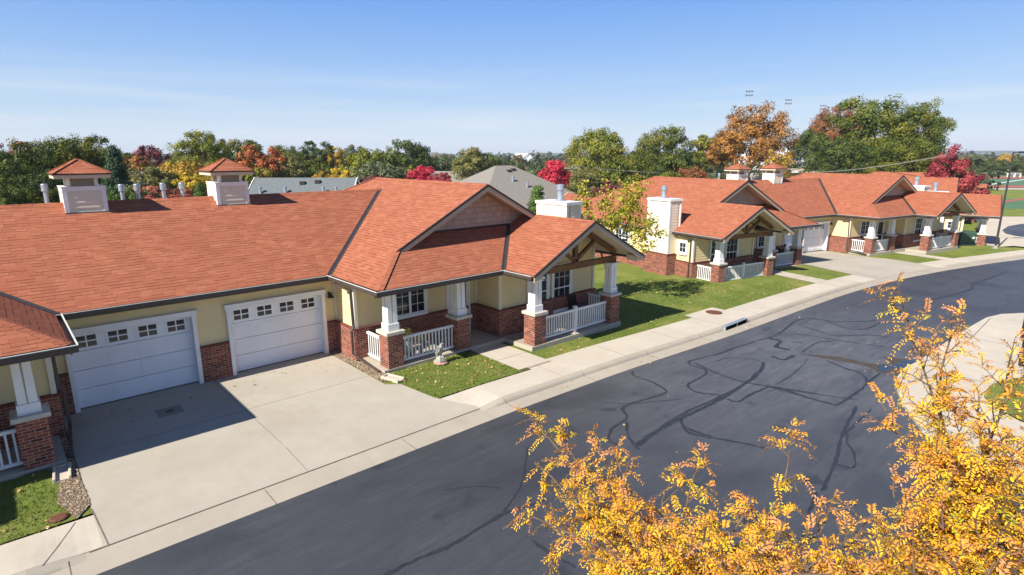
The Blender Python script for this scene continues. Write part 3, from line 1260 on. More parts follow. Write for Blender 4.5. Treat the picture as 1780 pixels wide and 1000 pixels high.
        br.box(X(3.95), X(14.4), 11.0, 11.1, DEEP + .2, WH)
        wl.lap((min(X(0), X(3.95)), 8.4, .1), (1, 0, 0), 3.95, 2.9, (0, 1, 0))
        wl.lap((X(3.95), 8.4, .1), (0, 1, 0), 2.6, 2.9, (-s, 0, 0))
        # garage interior behind the door
        pl.box(X(3.98), X(14.29), -1.45, 10.99, DEEP, .05)
        build_split(wl, 'siding_wall', M['siding'], H)
        build_split(br, 'brick_wainscot', M['brick'], H)
        cp = SplitMB()
        q = .125
        cp.box(X(0.0), X(.42), -q, .0, WH, WH + .045)
        cp.box(X(3.56), X(3.98), -q, 0, WH, WH + .045)
        cp.box(X(3.98 - q), X(3.98), -1.57, -q, WH, WH + .045)
        cp.box(X(3.98), X(7.62), -1.575, -1.45, WH, WH + .045)
        cp.box(X(8.72), X(9.05 - q), -1.575, -1.45, WH, WH + .045)
        cp.box(X(9.05 - q), X(9.05), -2.975, -1.45, WH, WH + .045)
        cp.box(X(9.05), X(14.3 + q), -2.975, -2.85, WH, WH + .045)
        cp.box(X(14.3), X(14.3 + q), -2.85, 11.0, WH, WH + .045)
        build_split(cp, 'brick_cap', M['brick_cap'], H)
        pl.build('foundation', M['plinth'], H)
        # corner boards
        cb = SplitMB()
        for (uu, vv, h1) in ((3.965, -1.465, 2.9), (9.035, -2.865, 2.75), (14.315, -2.865, 2.9)):
            cb.box(X(uu - .055), X(uu + .055), vv - .055, vv + .055, WH + .045, h1)
        cb.box(X(3.92), X(3.975), -.08, -.02, WH + .045, 2.9)
        cb.box(X(8.965), X(9.045), -1.53, -1.47, WH + .045, 2.62)
        build_split(cb, 'corner_board', M['white_cream'], H)
        # slabs
        sl = MB()
        sl.box(X(4.02), X(9.05), -3.12, -1.45, DEEP, FLOOR)
        sl.box(X(9.051), X(14.1), -4.6, -2.85, DEEP, FLOOR - .001)
        sl.build('porch_slab', M['drive'], H)
        # porch ceiling and beams
        ce = MB()
        ce.box(X(4.0), X(9.05), -3.4, -1.45, 2.62, 2.66)
        ce.build('porch_ceiling', M['soffit'], H)
        bm = SplitMB()
        bm.box(X(4.2), X(8.9), -2.95, -2.7, 2.46, 2.74)
        bm.box(X(4.2), X(4.46), -2.7, -1.45, 2.46, 2.735)
        build_split(bm, 'porch_beam', M['siding'], H)
        column(H, s, 4.47, -2.82, 2.46)
        column(H, s, 7.18, -2.82, 2.46)
        column(H, s, 9.48, -4.28, 2.56, True)
        column(H, s, 13.74, -4.28, 2.56, True)
        z = FLOOR
        railing(H, (X(4.74), -2.85, z), (X(6.91), -2.85, z))
        railing(H, (X(4.32), -2.56, z), (X(4.32), -1.56, z))
        railing(H, (X(9.75), -4.3, z), (X(13.47), -4.3, z), True)
        railing(H, (X(13.95), -4.02, z), (X(13.95), -2.96, z))
        # timber truss
        tb = MB()
        v = -4.28
        zc = 2.68
        tb.box(X(9.25), X(13.97), v - .08, v + .08, 2.565, 2.80)
        zt = lambda u: E0 + PT * ((u - XPI) if u < XP else (XO - u)) - .26
        for a, b in ((9.3, XP), (XP, 13.92)):
            tb.beam((X(a), v, max(zt(a), 2.72)), (X(b), v, zt(b)), .14, .2, 0, (0, 1, 0))
        tb.box(X(XP - .09), X(XP + .09), v - .075, v + .075, 2.80, zt(XP))
        for a in (XP - 1.15, XP + 1.15):
            tb.beam((X(XP), v, 2.86), (X(a), v, zt(a)), .12, .15, 0, (0, 1, 0))
        tb.build('timber_truss', M['timber'], H, bevel=.008)
        # vaulted lining of the gable porch
        # garage door
        gd = empty('garage_door')
        gd.parent = H
        db = MB()
        u0, u1 = .53, 3.45
        yd = .14
        sec = [FLOOR * .0 + .02, .55, 1.08, 1.61, 2.12]
        for k in range(4):
            db.box(X(u0), X(u1), yd, yd + .05, sec[k] + .007, sec[k + 1] - .007)
            if k < 3:
                for j in range(4):
                    a = u0 + .09 + j * (u1 - u0 - .06) / 4
                    b = a + (u1 - u0) / 4 - .14
                    z0_, z1_ = sec[k] + .1, sec[k + 1] - .09
                    db.box(X(a), X(b), yd - .006, yd, z0_, z1_)
                    db.box(X(a + .04), X(b - .04), yd - .014, yd - .006, z0_ + .04, z1_ - .04)
        db.build('door_panel', M['door_white'], gd)
        for j in range(4):
            a = u0 + .16 + j * (u1 - u0 - .06) / 4
            b = a + .44
            gl = MB()
            z0_, z1_ = 1.71, 2.02
            gl.box(X(a - .05), X(b + .05), yd - .012, yd, z0_ - .05, z0_)
            gl.box(X(a - .05), X(b + .05), yd - .012, yd, z1_, z1_ + .05)
            gl.box(X(a - .05), X(a), yd - .012, yd, z0_, z1_)
            gl.box(X(b), X(b + .05), yd - .012, yd, z0_, z1_)
            m_ = (a + b) / 2
            gl.box(X(m_ - .016), X(m_ + .016), yd - .010, yd - .003, z0_, z1_)
            gl.box(X(a), X(b), yd - .0095, yd - .0035, (z0_ + z1_) / 2 - .016, (z0_ + z1_) / 2 + .016)
            gl.poly([(X(a), yd - .0025, z0_), (X(b), yd - .0025, z0_), (X(b), yd - .0025, z1_), (X(a), yd - .0025, z1_)], 1)
            gl.build('door_light', [M['door_white'], M['glass']], gd)
        tr = MB()
        tr.box(X(.42), X(.53), -.125, yd + .04, .0, 2.13)
        tr.box(X(3.45), X(3.56), -.125, yd + .04, .0, 2.13)
        tr.box(X(.39), X(3.59), -.128, yd + .04, 2.13, 2.27)
        tr.box(X(.36), X(3.62), -.15, 0, 2.27, 2.295)
        tr.build('door_trim', M['white'], gd)
        st = MB()
        st.box(X(.53), X(3.45), .05, .2, .0, .032)
        st.build('threshold', M['joint'], gd)
        # lamp by the garage
        lm = MB()
        lm.lathe((X(3.76), -.13, 1.98), [(0, .16), (.035, .15), (.05, .1), (.11, .0), (.10, .0), (.045, .09)], 14)
        lm.box(X(3.72), X(3.80), -.06, .0, 2.0, 2.16)
        lm.build('wall_lamp', M['black'], H)
        # entry door
        ed = empty('entry_door')
        ed.parent = H
        dm = MB()
        dm.box(X(7.62), X(7.74), -1.52, -1.42, FLOOR, 2.28)
        dm.box(X(8.62), X(8.72), -1.52, -1.42, FLOOR, 2.28)
        dm.box(X(7.74), X(8.62), -1.52, -1.42, 2.18, 2.28)
        dm.build('frame', M['white'], ed)
        dm = MB()
        dm.box(X(7.75), X(8.61), -1.49, -1.47, FLOOR + .02, 2.17)
        for a, b, c, d in ((7.75, 7.84, .12, 2.17), (8.52, 8.61, .12, 2.17), (7.84, 8.52, .12, .3), (7.84, 8.52, 2.06, 2.17), (7.84, 8.52, 1.05, 1.11)):
            dm.box(X(a), X(b), -1.515, -1.49, c, d)
        dm.build('door_leaf', M['white'], ed)
        dm = MB()
        dm.poly([(X(7.84), -1.4915, .3), (X(8.52), -1.4915, .3), (X(8.52), -1.4915, 2.06), (X(7.84), -1.4915, 2.06)])
        dm.build('pane', M['glass'], ed)
        dm = MB()
        dm.box(X(8.53), X(8.58), -1.55, -1.515, 1.0, 1.13)
        dm.beam((X(8.5), -1.56, 1.08), (X(8.6), -1.56, 1.08), .02, .02)
        dm.build('handle', M['black'], ed)
        lm = MB()
        lm.lathe((X(7.2), -1.6, 2.36), [(0, .24), (.06, .23), (.07, .18), (.15, .02), (.14, .02), (.06, .16)], 14)
        lm.build('porch_lamp', M['black'], H)
        # windows
        t = (s, 0, 0)
        window(H, (X(6.05), -1.47, 1.25), (1, 0, 0), (0, -1, 0), 1.25, 1.02, 2, 3, 1, True)
        window(H, (X(11.0), -2.88, .62), (1, 0, 0), (0, -1, 0), 1.0, 1.75, 3, 4, 2)
        window(H, (X(12.35), -2.88, .62), (1, 0, 0), (0, -1, 0), 1.0, 1.75, 3, 4, 2)
        window(H, (X(14.325), -2.1, 1.62), (0, 1, 0), (s, 0, 0), .55, .62, 2, 2)
        window(H, (X(14.325), 3.3, 1.25), (0, 1, 0), (s, 0, 0), 1.3, 1.2, 2, 3, 2, True)
        window(H, (X(14.325), 7.6, 1.25), (0, 1, 0), (s, 0, 0), 1.3, 1.2, 2, 3, 2, True)
        # downspouts
        pipe_path(H, [(X(3.56), -1.0, 2.72), (X(3.56), -1.0, 2.62), (X(3.86), -1.42, 2.42), (X(3.86), -1.48, 1.25), (X(3.78), -1.5, 1.1), (X(3.78), -1.5, .3), (X(3.92), -2.95, .06)])
        pipe_path(H, [(X(14.66), -2.55, 2.72), (X(14.66), -2.55, 2.6), (X(14.38), -2.72, 2.42), (X(14.38), -2.72, 1.22), (X(14.46), -2.74, 1.1), (X(14.46), -2.74, -.1)])
        # chimney
        ch = empty('chimney')
        ch.parent = H
        cm = MB()
        ua, ub, va, vb = 14.3, 14.98, -1.5, .3
        z0_, z1_ = 1.5, 4.60
        cm.lap((X(ub), va + .1, z0_), (0, 1, 0), vb - va - .2, z1_ - z0_, (s, 0, 0))
        cm.lap((min(X(ua), X(ub)) + (.1 if s < 0 else 0), va, z0_), (1, 0, 0), ub - ua - .1, z1_ - z0_, (0, -1, 0))
        cm.lap((min(X(ua), X(ub)) + (.1 if s < 0 else 0), vb, z0_), (1, 0, 0), ub - ua - .1, z1_ - z0_, (0, 1, 0))
        cm.lap((X(ua - .25), va, 2.8), (0, 1, 0), vb - va, z1_ - 2.8, (-s, 0, 0))
        cm.box(X(ua - .25), X(ua), va + .01, va + .02, 2.8, z1_)
        cm.box(X(ua - .25), X(ua), vb - .02, vb - .01, 2.8, z1_)
        cm.build('chase', M['siding_pale'], ch)
        cm = MB()
        for vv in (va, vb):
            cm.box(X(ub - .1), X(ub + .025), vv - (.025 if vv == va else -.0) - (0 if vv == va else .1), vv + (.1 if vv == va else .025), z0_, z1_)
            cm.box(X(ua - .26), X(ua - .17), vv - .025, vv + .025, 2.9, z1_)
        cm.box(X(ua - .3), X(ub + .07), va - .07, vb + .07, z1_, z1_ + .13)
        cm.build('corner_board', M['white'], ch)
        cm = MB()
        cm.box(X(14.4), X(15.12), va - .14, vb + .14, DEEP, 1.45)
        cm.build('brick_base', M['brick'], ch)
        cm = MB()
        cm.box(X(14.4), X(15.15), va - .17, vb + .17, 1.45, 1.5)
        cm.build('base_cap', M['brick_cap'], ch)
        cm = MB()
        cm.lathe((X(14.62), -.6, z1_ + .13), [(.22, 0), (.15, .06), (.14, .07), (.13, .46), (.175, .47), (.175, .72), (.0, .74)], 18)
        cm.build('flue', M['galv'], ch)
    # middle shared pieces
    gutter(H, (-XV - .0, YM, E0), (XV, YM, E0), (0, -1, 0))
    for u in (-2.2, 2.1):
        make_cupola(H, u)
    for u in (-3.05, -1.0, -.55, .24, .84):
        vm = MB()
        zz = ZR - PT * 1.0 + (.18 if u < -3 else .10)
        big = 1.0 if u < -3 else 1.05
        vm.lathe((u, VR + 1.0, zz), [(.06 * big, 0), (.06 * big, .66), (.092 * big, .67), (.092 * big, .88), (.085 * big, .9), (0, .905)], 16)
        vm.build('vent_pipe', M['galv'], H)
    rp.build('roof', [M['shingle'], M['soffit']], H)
    return H


M['brick_cap'] = plain('dark rowlock brick', (.16, .05, .035), .85, .3, 14, 0, .2, .004)
M['white_cream'] = plain('cream corner board paint', (.74, .68, .54), .55, .04, 2)

house = make_duplex()
house.location = (B1[0], B1[1], 0)
tag(house, 'nearest red roofed duplex house with two white garage doors', 'house', 'red roofed duplex houses along the street')
house2 = copy_tree(house)
house2.location = (B2[0], B2[1], B2[3])
house2.rotation_euler.z = B2[2]
tag(house2, 'second red roofed duplex, past the small yard tree, with its chimney wall in sun')
house3 = copy_tree(house)
house3.location = (B3[0], B3[1], B3[3])
house3.rotation_euler.z = B3[2]
for _k in [c for c in bpy.data.objects if c.parent == house3 and c.name.split('.')[0] in ('cupola', 'vent_pipe')]:
    for _g in [c for c in bpy.data.objects if c.parent == _k]:
        bpy.data.objects.remove(_g)
    bpy.data.objects.remove(_k)
tag(house3, 'farthest red roofed duplex behind the green utility cabinet')

# ================================================================== VEGETATION
def quads(name, V, tone, mat, parent=None, smooth=False):
    """V (n,k,3) little faces, tone (n,2) leaf and clump colour values"""
    n, k = V.shape[:2]
    me = bpy.data.meshes.new(name)
    me.vertices.add(n * k)
    me.vertices.foreach_set('co', V.reshape(-1).astype(np.float32))
    me.loops.add(n * k)
    me.loops.foreach_set('vertex_index', np.arange(n * k, dtype=np.int32))
    me.polygons.add(n)
    me.polygons.foreach_set('loop_start', np.arange(0, n * k, k, dtype=np.int32))
    me.materials.append(mat)
    a = me.attributes.new('tone', 'FLOAT_COLOR', 'POINT')
    c = np.zeros((n, k, 4), np.float32)
    c[:, :, 0] = tone[:, None, 0]
    c[:, :, 1] = tone[:, None, 1]
    c[:, :, 3] = 1
    a.data.foreach_set('color', c.reshape(-1))
    me.update(calc_edges=True)
    o = bpy.data.objects.new(name, me)
    COL.objects.link(o)
    if parent is not None:
        o.parent = parent
    return o


def unit(v):
    return v / (np.linalg.norm(v, axis=-1, keepdims=True) + 1e-9)


def leaf_quads(P, N, size, rg, aspect=1.5):
    n = len(P)
    r = unit(rg.normal(size=(n, 3)))
    t = unit(np.cross(N, r))
    b = np.cross(N, t)
    s = (size * rg.uniform(.6, 1.4, n))[:, None]
    w = s / aspect
    V = np.stack([P - t * s * .5, P + b * w * .5 + t * s * .05, P + t * s * .5, P - b * w * .5 + t * s * .05], 1)
    V[:, 1] += N * s * .12
    V[:, 3] += N * s * .12
    return V


def crown_arrays(seed, nclump, per, leaf, form='round', spread=1.0, rc=(.17, .33)):
    rg = np.random.default_rng(seed)
    lob = unit(rg.normal(size=(7, 3)))
    la = rg.uniform(.05, .30, 7)
    Vs, Ts = [], []
    k = 0
    while k < nclump:
        d = unit(rg.normal(size=3))
        if d[2] < -.62:
            continue
        rad = (.30 + .70 * rg.uniform() ** .55)
        bump = 1 - .24 + float(np.sum(la * np.clip(lob @ d, 0, 1) ** 3))
        c = d * rad * min(bump, 1.06)
        if form == 'cone':
            h = (c[2] + 1) / 2
            c[:2] *= max(.06, 1.12 - 1.08 * h) / max(.35, math.sqrt(max(0, 1 - c[2] ** 2)) + .15)
        elif form == 'flame':
            h = (c[2] + 1) / 2
            c[:2] *= 1.0 - .55 * max(0, h - .35)
        elif form == 'dome':
            c[2] = c[2] * .9 if c[2] > 0 else c[2] * .75
        k += 1
        r = rg.uniform(*rc) * (1.15 - .25 * rad)
        m = int(per * rg.uniform(.6, 1.4))
        q = unit(rg.normal(size=(m, 3))) * (rg.uniform(size=(m, 1)) ** .30) * r
        q[:, 2] *= .72
        if form == 'cone':
            q[:, 2] *= .55
        q += unit(rg.normal(size=(m, 3))) * r * .18
        P = c + q * .92
        N = unit(unit(P) * .5 + unit(q) * 1.0 + rg.normal(size=(m, 3)) * .40 + np.array([0, 0, .25]))
        Vs.append(leaf_quads(P, N, leaf, rg))
        T = np.zeros((m, 2))
        T[:, 0] = rg.uniform(size=m)
        T[:, 1] = rg.uniform()
        Ts.append(T)
    return np.concatenate(Vs), np.concatenate(Ts)


LEAF = {
    'green': m_leaf('mid green foliage', [(0.042, 0.064, 0.006), (0.084, 0.110, 0.012), (0.140, 0.154, 0.018), (0.202, 0.181, 0.025)]),
    'bright': m_leaf('yellow green foliage', [(0.077, 0.101, 0.010), (0.140, 0.169, 0.016), (0.216, 0.220, 0.024), (0.335, 0.264, 0.034)]),
    'dark': m_leaf('dark green foliage', [(0.026, 0.044, 0.011), (0.045, 0.075, 0.015), (0.086, 0.116, 0.020), (0.165, 0.172, 0.029)]),
    'fir': m_leaf('blue green needles', [(0.019, 0.046, 0.028), (0.034, 0.078, 0.037), (0.070, 0.116, 0.046)], .15),
    'pine': m_leaf('fresh pine needles', [(0.046, 0.093, 0.019), (0.085, 0.155, 0.028), (0.155, 0.225, 0.046)], .2),
    'olive': m_leaf('olive foliage', [(0.078, 0.085, 0.025), (0.132, 0.136, 0.037), (0.217, 0.202, 0.059), (0.295, 0.240, 0.078)]),
    'grey': m_leaf('grey green foliage', [(0.070, 0.085, 0.040), (0.124, 0.143, 0.065), (0.202, 0.217, 0.101)]),
    'gold': m_leaf('golden foliage', [(0.190, 0.137, 0.021), (0.344, 0.236, 0.028), (0.508, 0.322, 0.039), (0.585, 0.310, 0.056)]),
    'yellow': m_leaf('yellow foliage', [(0.264, 0.203, 0.017), (0.501, 0.356, 0.025), (0.680, 0.471, 0.041)]),
    'orange': m_leaf('orange brown foliage', [(0.112, 0.070, 0.022), (0.237, 0.119, 0.028), (0.369, 0.160, 0.034), (0.474, 0.216, 0.050)]),
    'rust': m_leaf('rust red foliage', [(0.109, 0.065, 0.028), (0.232, 0.085, 0.034), (0.372, 0.116, 0.043), (0.232, 0.132, 0.039)]),
    'flame': m_leaf('orange red foliage', [(0.211, 0.072, 0.025), (0.422, 0.112, 0.033), (0.580, 0.172, 0.049)]),
    'crimson': m_leaf('crimson foliage', [(0.172, 0.013, 0.024), (0.395, 0.020, 0.048), (0.606, 0.037, 0.079), (0.659, 0.068, 0.099)]),
    'pinkred': m_leaf('pink red foliage', [(0.129, 0.015, 0.022), (0.258, 0.027, 0.040), (0.365, 0.052, 0.063), (0.379, 0.092, 0.073)]),
    'maroon': m_leaf('maroon foliage', [(0.078, 0.023, 0.031), (0.171, 0.040, 0.053), (0.264, 0.070, 0.078)]),
    'redbush': m_leaf('red brown foliage', [(0.171, 0.054, 0.039), (0.310, 0.085, 0.054), (0.434, 0.132, 0.085), (0.372, 0.186, 0.078)]),
}

ARCH = {}


def arch(kind):
    if kind not in ARCH:
        spec = {
            'round': [(s, 62, 95, .085, 'round') for s in (1, 2, 3)],
            'broad': [(s, 95, 95, .068, 'dome') for s in (11, 12, 13)],
            'fine': [(s, 170, 125, .042, 'round') for s in (21, 22, 23)],
            'flame': [(s, 80, 110, .065, 'flame') for s in (31, 32)],
            'cone': [(s, 120, 90, .055, 'cone') for s in (41, 42)],
            'bush': [(s, 46, 120, .075, 'dome') for s in (51, 52)],
            'sparse': [(s, 46, 70, .07, 'round') for s in (61, 62)],
        }[kind]
        L = []
        for (sd, nc, per, lf, form) in spec:
            V, T = crown_arrays(sd, nc, per, lf, form, 1.0, (.12, .24) if kind == 'fine' else (.15, .29))
            o = quads('crown', V, T, LEAF['green'])
            me = o.data
            bpy.data.objects.remove(o)
            L.append(me)
        ARCH[kind] = L
    return ARCH[kind]


def trunk_mesh(seed):
    rg = random.Random(seed)
    mb = MB()
    mb.tube([(0, 0, 0), (.01, 0, .25), (.0, .01, .55), (.01, .0, .95)], [.055, .04, .032, .012], 8)
    for k in range(7):
        a = k * 2.4 + rg.uniform(-.3, .3)
        z = .32 + .07 * k
        l = rg.uniform(.22, .4)
        mb.tube([(0, 0, z), (math.cos(a) * l * .5, math.sin(a) * l * .5, z + .10), (math.cos(a) * l, math.sin(a) * l, z + .26)], [.022, .015, .004], 5)
    o = mb.build('trunk', M['greybark'])
    me = o.data
    bpy.data.objects.remove(o)
    return me


TRUNKS = [trunk_mesh(s) for s in range(3)]
_tn = [0]


def tree(px, top, wpx, d, kind, col, label, ratio=1.05, cat='tree', name='tree', group=None, zb=None):
    P = at(px, top, d)
    depth = float((P - CAM) @ FW)
    R = wpx / F * depth / 2
    zb = gz(P[0]) - .2 if zb is None else zb
    hgt = max(P[2] - zb, 1.0)
    ch = min(hgt * .97, 2 * R * ratio)
    t = empty(name, (P[0], P[1], zb), _tn[0] * 1.9)
    L = arch(kind)
    me = L[_tn[0] % len(L)]
    _tn[0] += 1
    c = bpy.data.objects.new('crown', me)
    COL.objects.link(c)
    c.parent = t
    c.location = (0, 0, hgt - ch * .52)
    c.scale = (R * 1.14, R * 1.14, ch * .58)
    c.material_slots[0].link = 'OBJECT'
    c.material_slots[0].material = LEAF[col]
    k = bpy.data.objects.new('trunk', TRUNKS[_tn[0] % 3])
    COL.objects.link(k)
    k.parent = t
    k.scale = (R * 1.1, R * 1.1, max(hgt - ch * .35, .5))
    tag(t, label, cat, group)
    return t


T = tree
T(-8, 262, 120, 42, 'fine', 'dark', 'dark green tree cut by the left picture edge')
T(45, 247, 105, 47, 'fine', 'dark', 'dark shady tree with a ragged top just inside the left picture edge', 1.2)
T(92, 229, 110, 50, 'fine', 'green', 'tall mid green tree rising highest above the left cupola', 1.2)
T(148, 233, 100, 51, 'fine', 'green', 'mid green tree right of the tallest one above the left cupola', 1.2)
T(192, 243, 72, 46, 'cone', 'fir', 'dark blue green conifer right of the left cupola', 2.0, name='conifer')
T(60, 292, 120, 38, 'fine', 'dark', 'low dark tree close behind the red roof, left of the left cupola')
T(-5, 305, 100, 34, 'fine', 'dark', 'low dark bushy tree in the lower left corner of the tree line')
T(18, 247, 70, 95, 'round', 'rust', 'reddish brown treetop far behind the dark trees on the left')
T(205, 318, 60, 36, 'bush', 'pine', 'small green pine bush beside the right side of the left cupola')
T(258, 256, 58, 80, 'round', 'maroon', 'maroon treetop with ragged sides standing over orange foliage')
T(232, 272, 60, 74, 'round', 'orange', 'orange tree under the maroon treetop')
T(222, 262, 40, 90, 'round', 'dark', 'small dark green treetop left of the maroon one')
T(255, 283, 90, 58, 'broad', 'olive', 'olive yellow tree behind the row of vent pipes', .9)
T(312, 276, 105, 60, 'broad', 'gold', 'wide golden tree between the two nearest cupolas', .9)
T(235, 305, 75, 46, 'bush', 'grey', 'grey green shrub behind the leftmost vent pipes', .8, 'shrub', 'shrub')
T(280, 315, 95, 42, 'bush', 'redbush', 'red brown shrub behind the right vent pipes', .7, 'shrub', 'shrub')
T(335, 292, 55, 48, 'bush', 'yellow', 'bright yellow bush left of the second cupola', 1, 'shrub', 'shrub')
T(346, 316, 40, 38, 'cone', 'pine', 'small pine touching the left side of the second cupola', 1.5, name='conifer')
T(345, 227, 95, 72, 'fine', 'bright', 'bright yellow green tree standing alone above the golden tree')
T(380, 258, 50, 78, 'round', 'dark', 'dark green tree between the lone bright one and the second cupola')
T(413, 242, 62, 100, 'broad', 'olive', 'olive brown rounded treetop behind the second cupola')
T(432, 246, 55, 104, 'round', 'green', 'rounded green treetop behind the orange red tree')
T(449, 254, 66, 82, 'round', 'flame', 'orange red tree right of the second cupola')
T(438, 282, 64, 56, 'bush', 'bright', 'yellow green tree touching the right of the second cupola', 1.3)
T(500, 247, 66, 108, 'broad', 'green', 'flat topped green tree left of the grey roofed house')
T(548, 246, 52, 112, 'round', 'dark', 'rounded dark green brown tree above the grey roofed house')
T(490, 265, 80, 84, 'broad', 'olive', 'dull olive tree behind the left end of the grey roof')
T(545, 272, 80, 86, 'broad', 'green', 'low green tree behind the middle of the grey roof')
T(578, 255, 40, 112, 'round', 'gold', 'dull gold treetop in the far row above the grey roof')
T(606, 252, 56, 130, 'broad', 'grey', 'grey green treetop in the far row left of the yellow green tree')
T(636, 251, 76, 92, 'broad', 'bright', 'yellow green spreading tree in the middle of the far row')
T(594, 286, 46, 60, 'bush', 'yellow', 'bright yellow tree over the right end of the grey roof', 1.1)
T(562, 292, 46, 58, 'bush', 'gold', 'golden bush over the grey roof left of the bright yellow tree', .9)
T(640, 300, 60, 52, 'bush', 'maroon', 'dull maroon shrub right of the grey roof', .8, 'shrub', 'shrub')
T(712, 240, 86, 104, 'broad', 'dark', 'dark green tree with the highest top left of the crimson tree')
T(676, 258, 62, 110, 'round', 'grey', 'grey green tree left of the dark tall one')
T(762, 262, 68, 120, 'broad', 'grey', 'grey green tree right of the dark tall one')
T(668, 277, 92, 64, 'broad', 'grey', 'grey olive tree in front of the far row, left of the crimson tree')
T(706, 281, 46, 66, 'bush', 'bright', 'bright green bush beside the crimson tree')
T(735, 284, 70, 56, 'flame', 'crimson', 'crimson tree just above the nearest high roof ridge')
T(768, 293, 46, 54, 'bush', 'pinkred', 'lighter red shrub leaning on the right of the crimson tree', 1, 'shrub', 'shrub')
T(822, 252, 66, 82, 'flame', 'olive', 'upright dark olive tree right of the crimson tree')
T(848, 268, 50, 120, 'round', 'dark', 'dark low tree behind the upright olive one')
T(963, 274, 70, 64, 'flame', 'crimson', 'crimson tree right of the tan hipped roof')
T(934, 316, 58, 42, 'cone', 'pine', 'small fresh green pine in front of the tan hipped roof', 1.5, name='conifer')
T(958, 352, 26, 40, 'bush', 'flame', 'small orange shrub by the flue of the nearest chimney', 1, 'shrub', 'shrub')
T(1022, 288, 66, 60, 'broad', 'olive', 'olive tree beside the utility pole')
T(1046, 214, 112, 92, 'fine', 'bright', 'big rounded green tree nearest the utility pole')
T(1148, 219, 100, 96, 'fine', 'green', 'big rounded green tree next to the yellowish one')
T(1098, 262, 80, 88, 'broad', 'green', 'lower green tree between the two big rounded ones')
T(1190, 258, 80, 90, 'broad', 'dark', 'darker green tree under the right big rounded one')
T(1225, 238, 60, 100, 'round', 'bright', 'yellow green tree left of the big orange brown one')
T(1075, 306, 74, 54, 'bush', 'maroon', 'maroon shrub behind the second house hip roof', .8, 'shrub', 'shrub')
T(1150, 292, 100, 66, 'bush', 'green', 'low green hedge tree behind the second house ridge', .6)
T(1195, 282, 60, 70, 'bush', 'rust', 'red brown bush left of the orange brown tree', .8, 'shrub', 'shrub')
T(1312, 182, 132, 98, 'fine', 'orange', 'largest orange brown tree, behind the cupolas of the second house', 1.0)
T(1258, 226, 66, 100, 'fine', 'orange', 'smaller orange brown tree on the left of the largest one', 1.1)
T(1352, 262, 60, 92, 'sparse', 'gold', 'thin yellow brown tree right of the largest orange brown one', .9)
T(1455, 184, 96, 118, 'fine', 'rust', 'rust red tree top partly behind the giant dark green tree')
T(1412, 218, 66, 112, 'fine', 'dark', 'dark green tree on the left of the rust red treetop', 1.3)
T(1530, 168, 156, 106, 'fine', 'green', 'giant deep green tree with the highest top', 1.0)
T(1604, 178, 100, 108, 'fine', 'green', 'tall deep green tree forming the right shoulder of the giant one', 1.2)
T(1465, 232, 110, 98, 'fine', 'dark', 'dense dark green tree below the rust red treetop', .9)
T(1585, 235, 120, 96, 'fine', 'green', 'lower green tree in front of the giant one', .85)
T(1658, 262, 92, 84, 'flame', 'pinkred', 'pink red tree right of the giant dark green one', 1.15)
for px, top, wp, d, col, lab in ((1708, 272, 40, 300, 'grey', 'distant grey green tree just right of the pink red tree'), (1732, 274, 44, 290, 'dark', 'distant dark tree past the playing field'),
                                 (1752, 266, 34, 300, 'gold', 'distant yellowish tree by the head of the street lamp'), (1774, 272, 40, 285, 'dark', 'distant green tree at the right picture edge'),
                                 (1800, 268, 40, 300, 'olive', 'distant olive tree cut by the right picture edge'), (1690, 268, 40, 330, 'olive', 'distant olive tree behind the pink red one')):
    T(px, top, wp, d, 'broad', col, lab, 1.0)

# far woods that read as one mass
rg = np.random.default_rng(77)
Vs, Ts = [], []
for k in range(760):
    px = rg.uniform(-120, 1900)
    d = rg.choice([135, 170, 220, 300, 420, 620, 900]) * rg.uniform(.85, 1.15)
    P = at(px, 300, d)
    hgt = rg.uniform(4.5, 7.2) + (d > 250) * rg.uniform(0, 1.5) + (d > 550) * rg.uniform(0, 5)
    if px > 1690 and d < 290:
        continue
    R = rg.uniform(3.5, 6.5) * (1 + (d > 380) * .8 + (d > 700) * 1.0)
    m = 90 if d < 250 else 55
    q = unit(rg.normal(size=(m, 3)))
    q[:, 2] = np.abs(q[:, 2])
    c = np.array([P[0], P[1], gz(P[0]) - 1])
    pts = c + q * np.array([R, R, hgt]) * rg.uniform(.75, 1.05, (m, 1))
    N = unit(q + rg.normal(size=(m, 3)) * .5)
    Vs.append(leaf_quads(pts, N, (1.3 if d < 250 else 2.4) * (1.6 if d > 500 else 1), rg, 1.2))
    t = np.zeros((m, 2))
    t[:, 0] = rg.uniform(size=m)
    t[:, 1] = rg.uniform() ** 1.2
    Ts.append(t)
LEAF['woods'] = m_leaf('mixed autumn woods', [(.030, .050, .016), (.055, .078, .024), (.080, .095, .032), (.12, .11, .038), (.17, .10, .04), (.21, .15, .04)], .25, .8)
tag(quads('distant_woods', np.concatenate(Vs), np.concatenate(Ts), LEAF['woods']), 'mixed green and autumn woods reaching to the horizon', 'woods', kind='stuff')

# low hills on the horizon
mb = MB()
prev = None
for i in range(0, 61):
    a = AZ - 1.05 + i * 2.1 / 60
    h = 10 + 7 * math.sin(i * .55) + 5 * math.sin(i * 1.31 + 1) + (9 if i < 20 else 0)
    dd = 2600
    cur = ((dd * math.cos(a), dd * math.sin(a)), max(h, 3))
    if prev:
        (p, hp), (q, hq) = prev, cur
        k = 1.25
        mb.poly([(*p, -3), (*q, -3), (q[0] * k, q[1] * k, hq + 4), (p[0] * k, p[1] * k, hp + 4)], 0, True)
        k2 = 1.6
        mb.poly([(p[0] * k, p[1] * k, hp + 4), (q[0] * k, q[1] * k, hq + 4), (q[0] * k2, q[1] * k2, -3), (p[0] * k2, p[1] * k2, -3)], 0, True)
    prev = cur
struct('hills', mb, plain('wooded hills', (.055, .07, .045), .95, .35, .004))


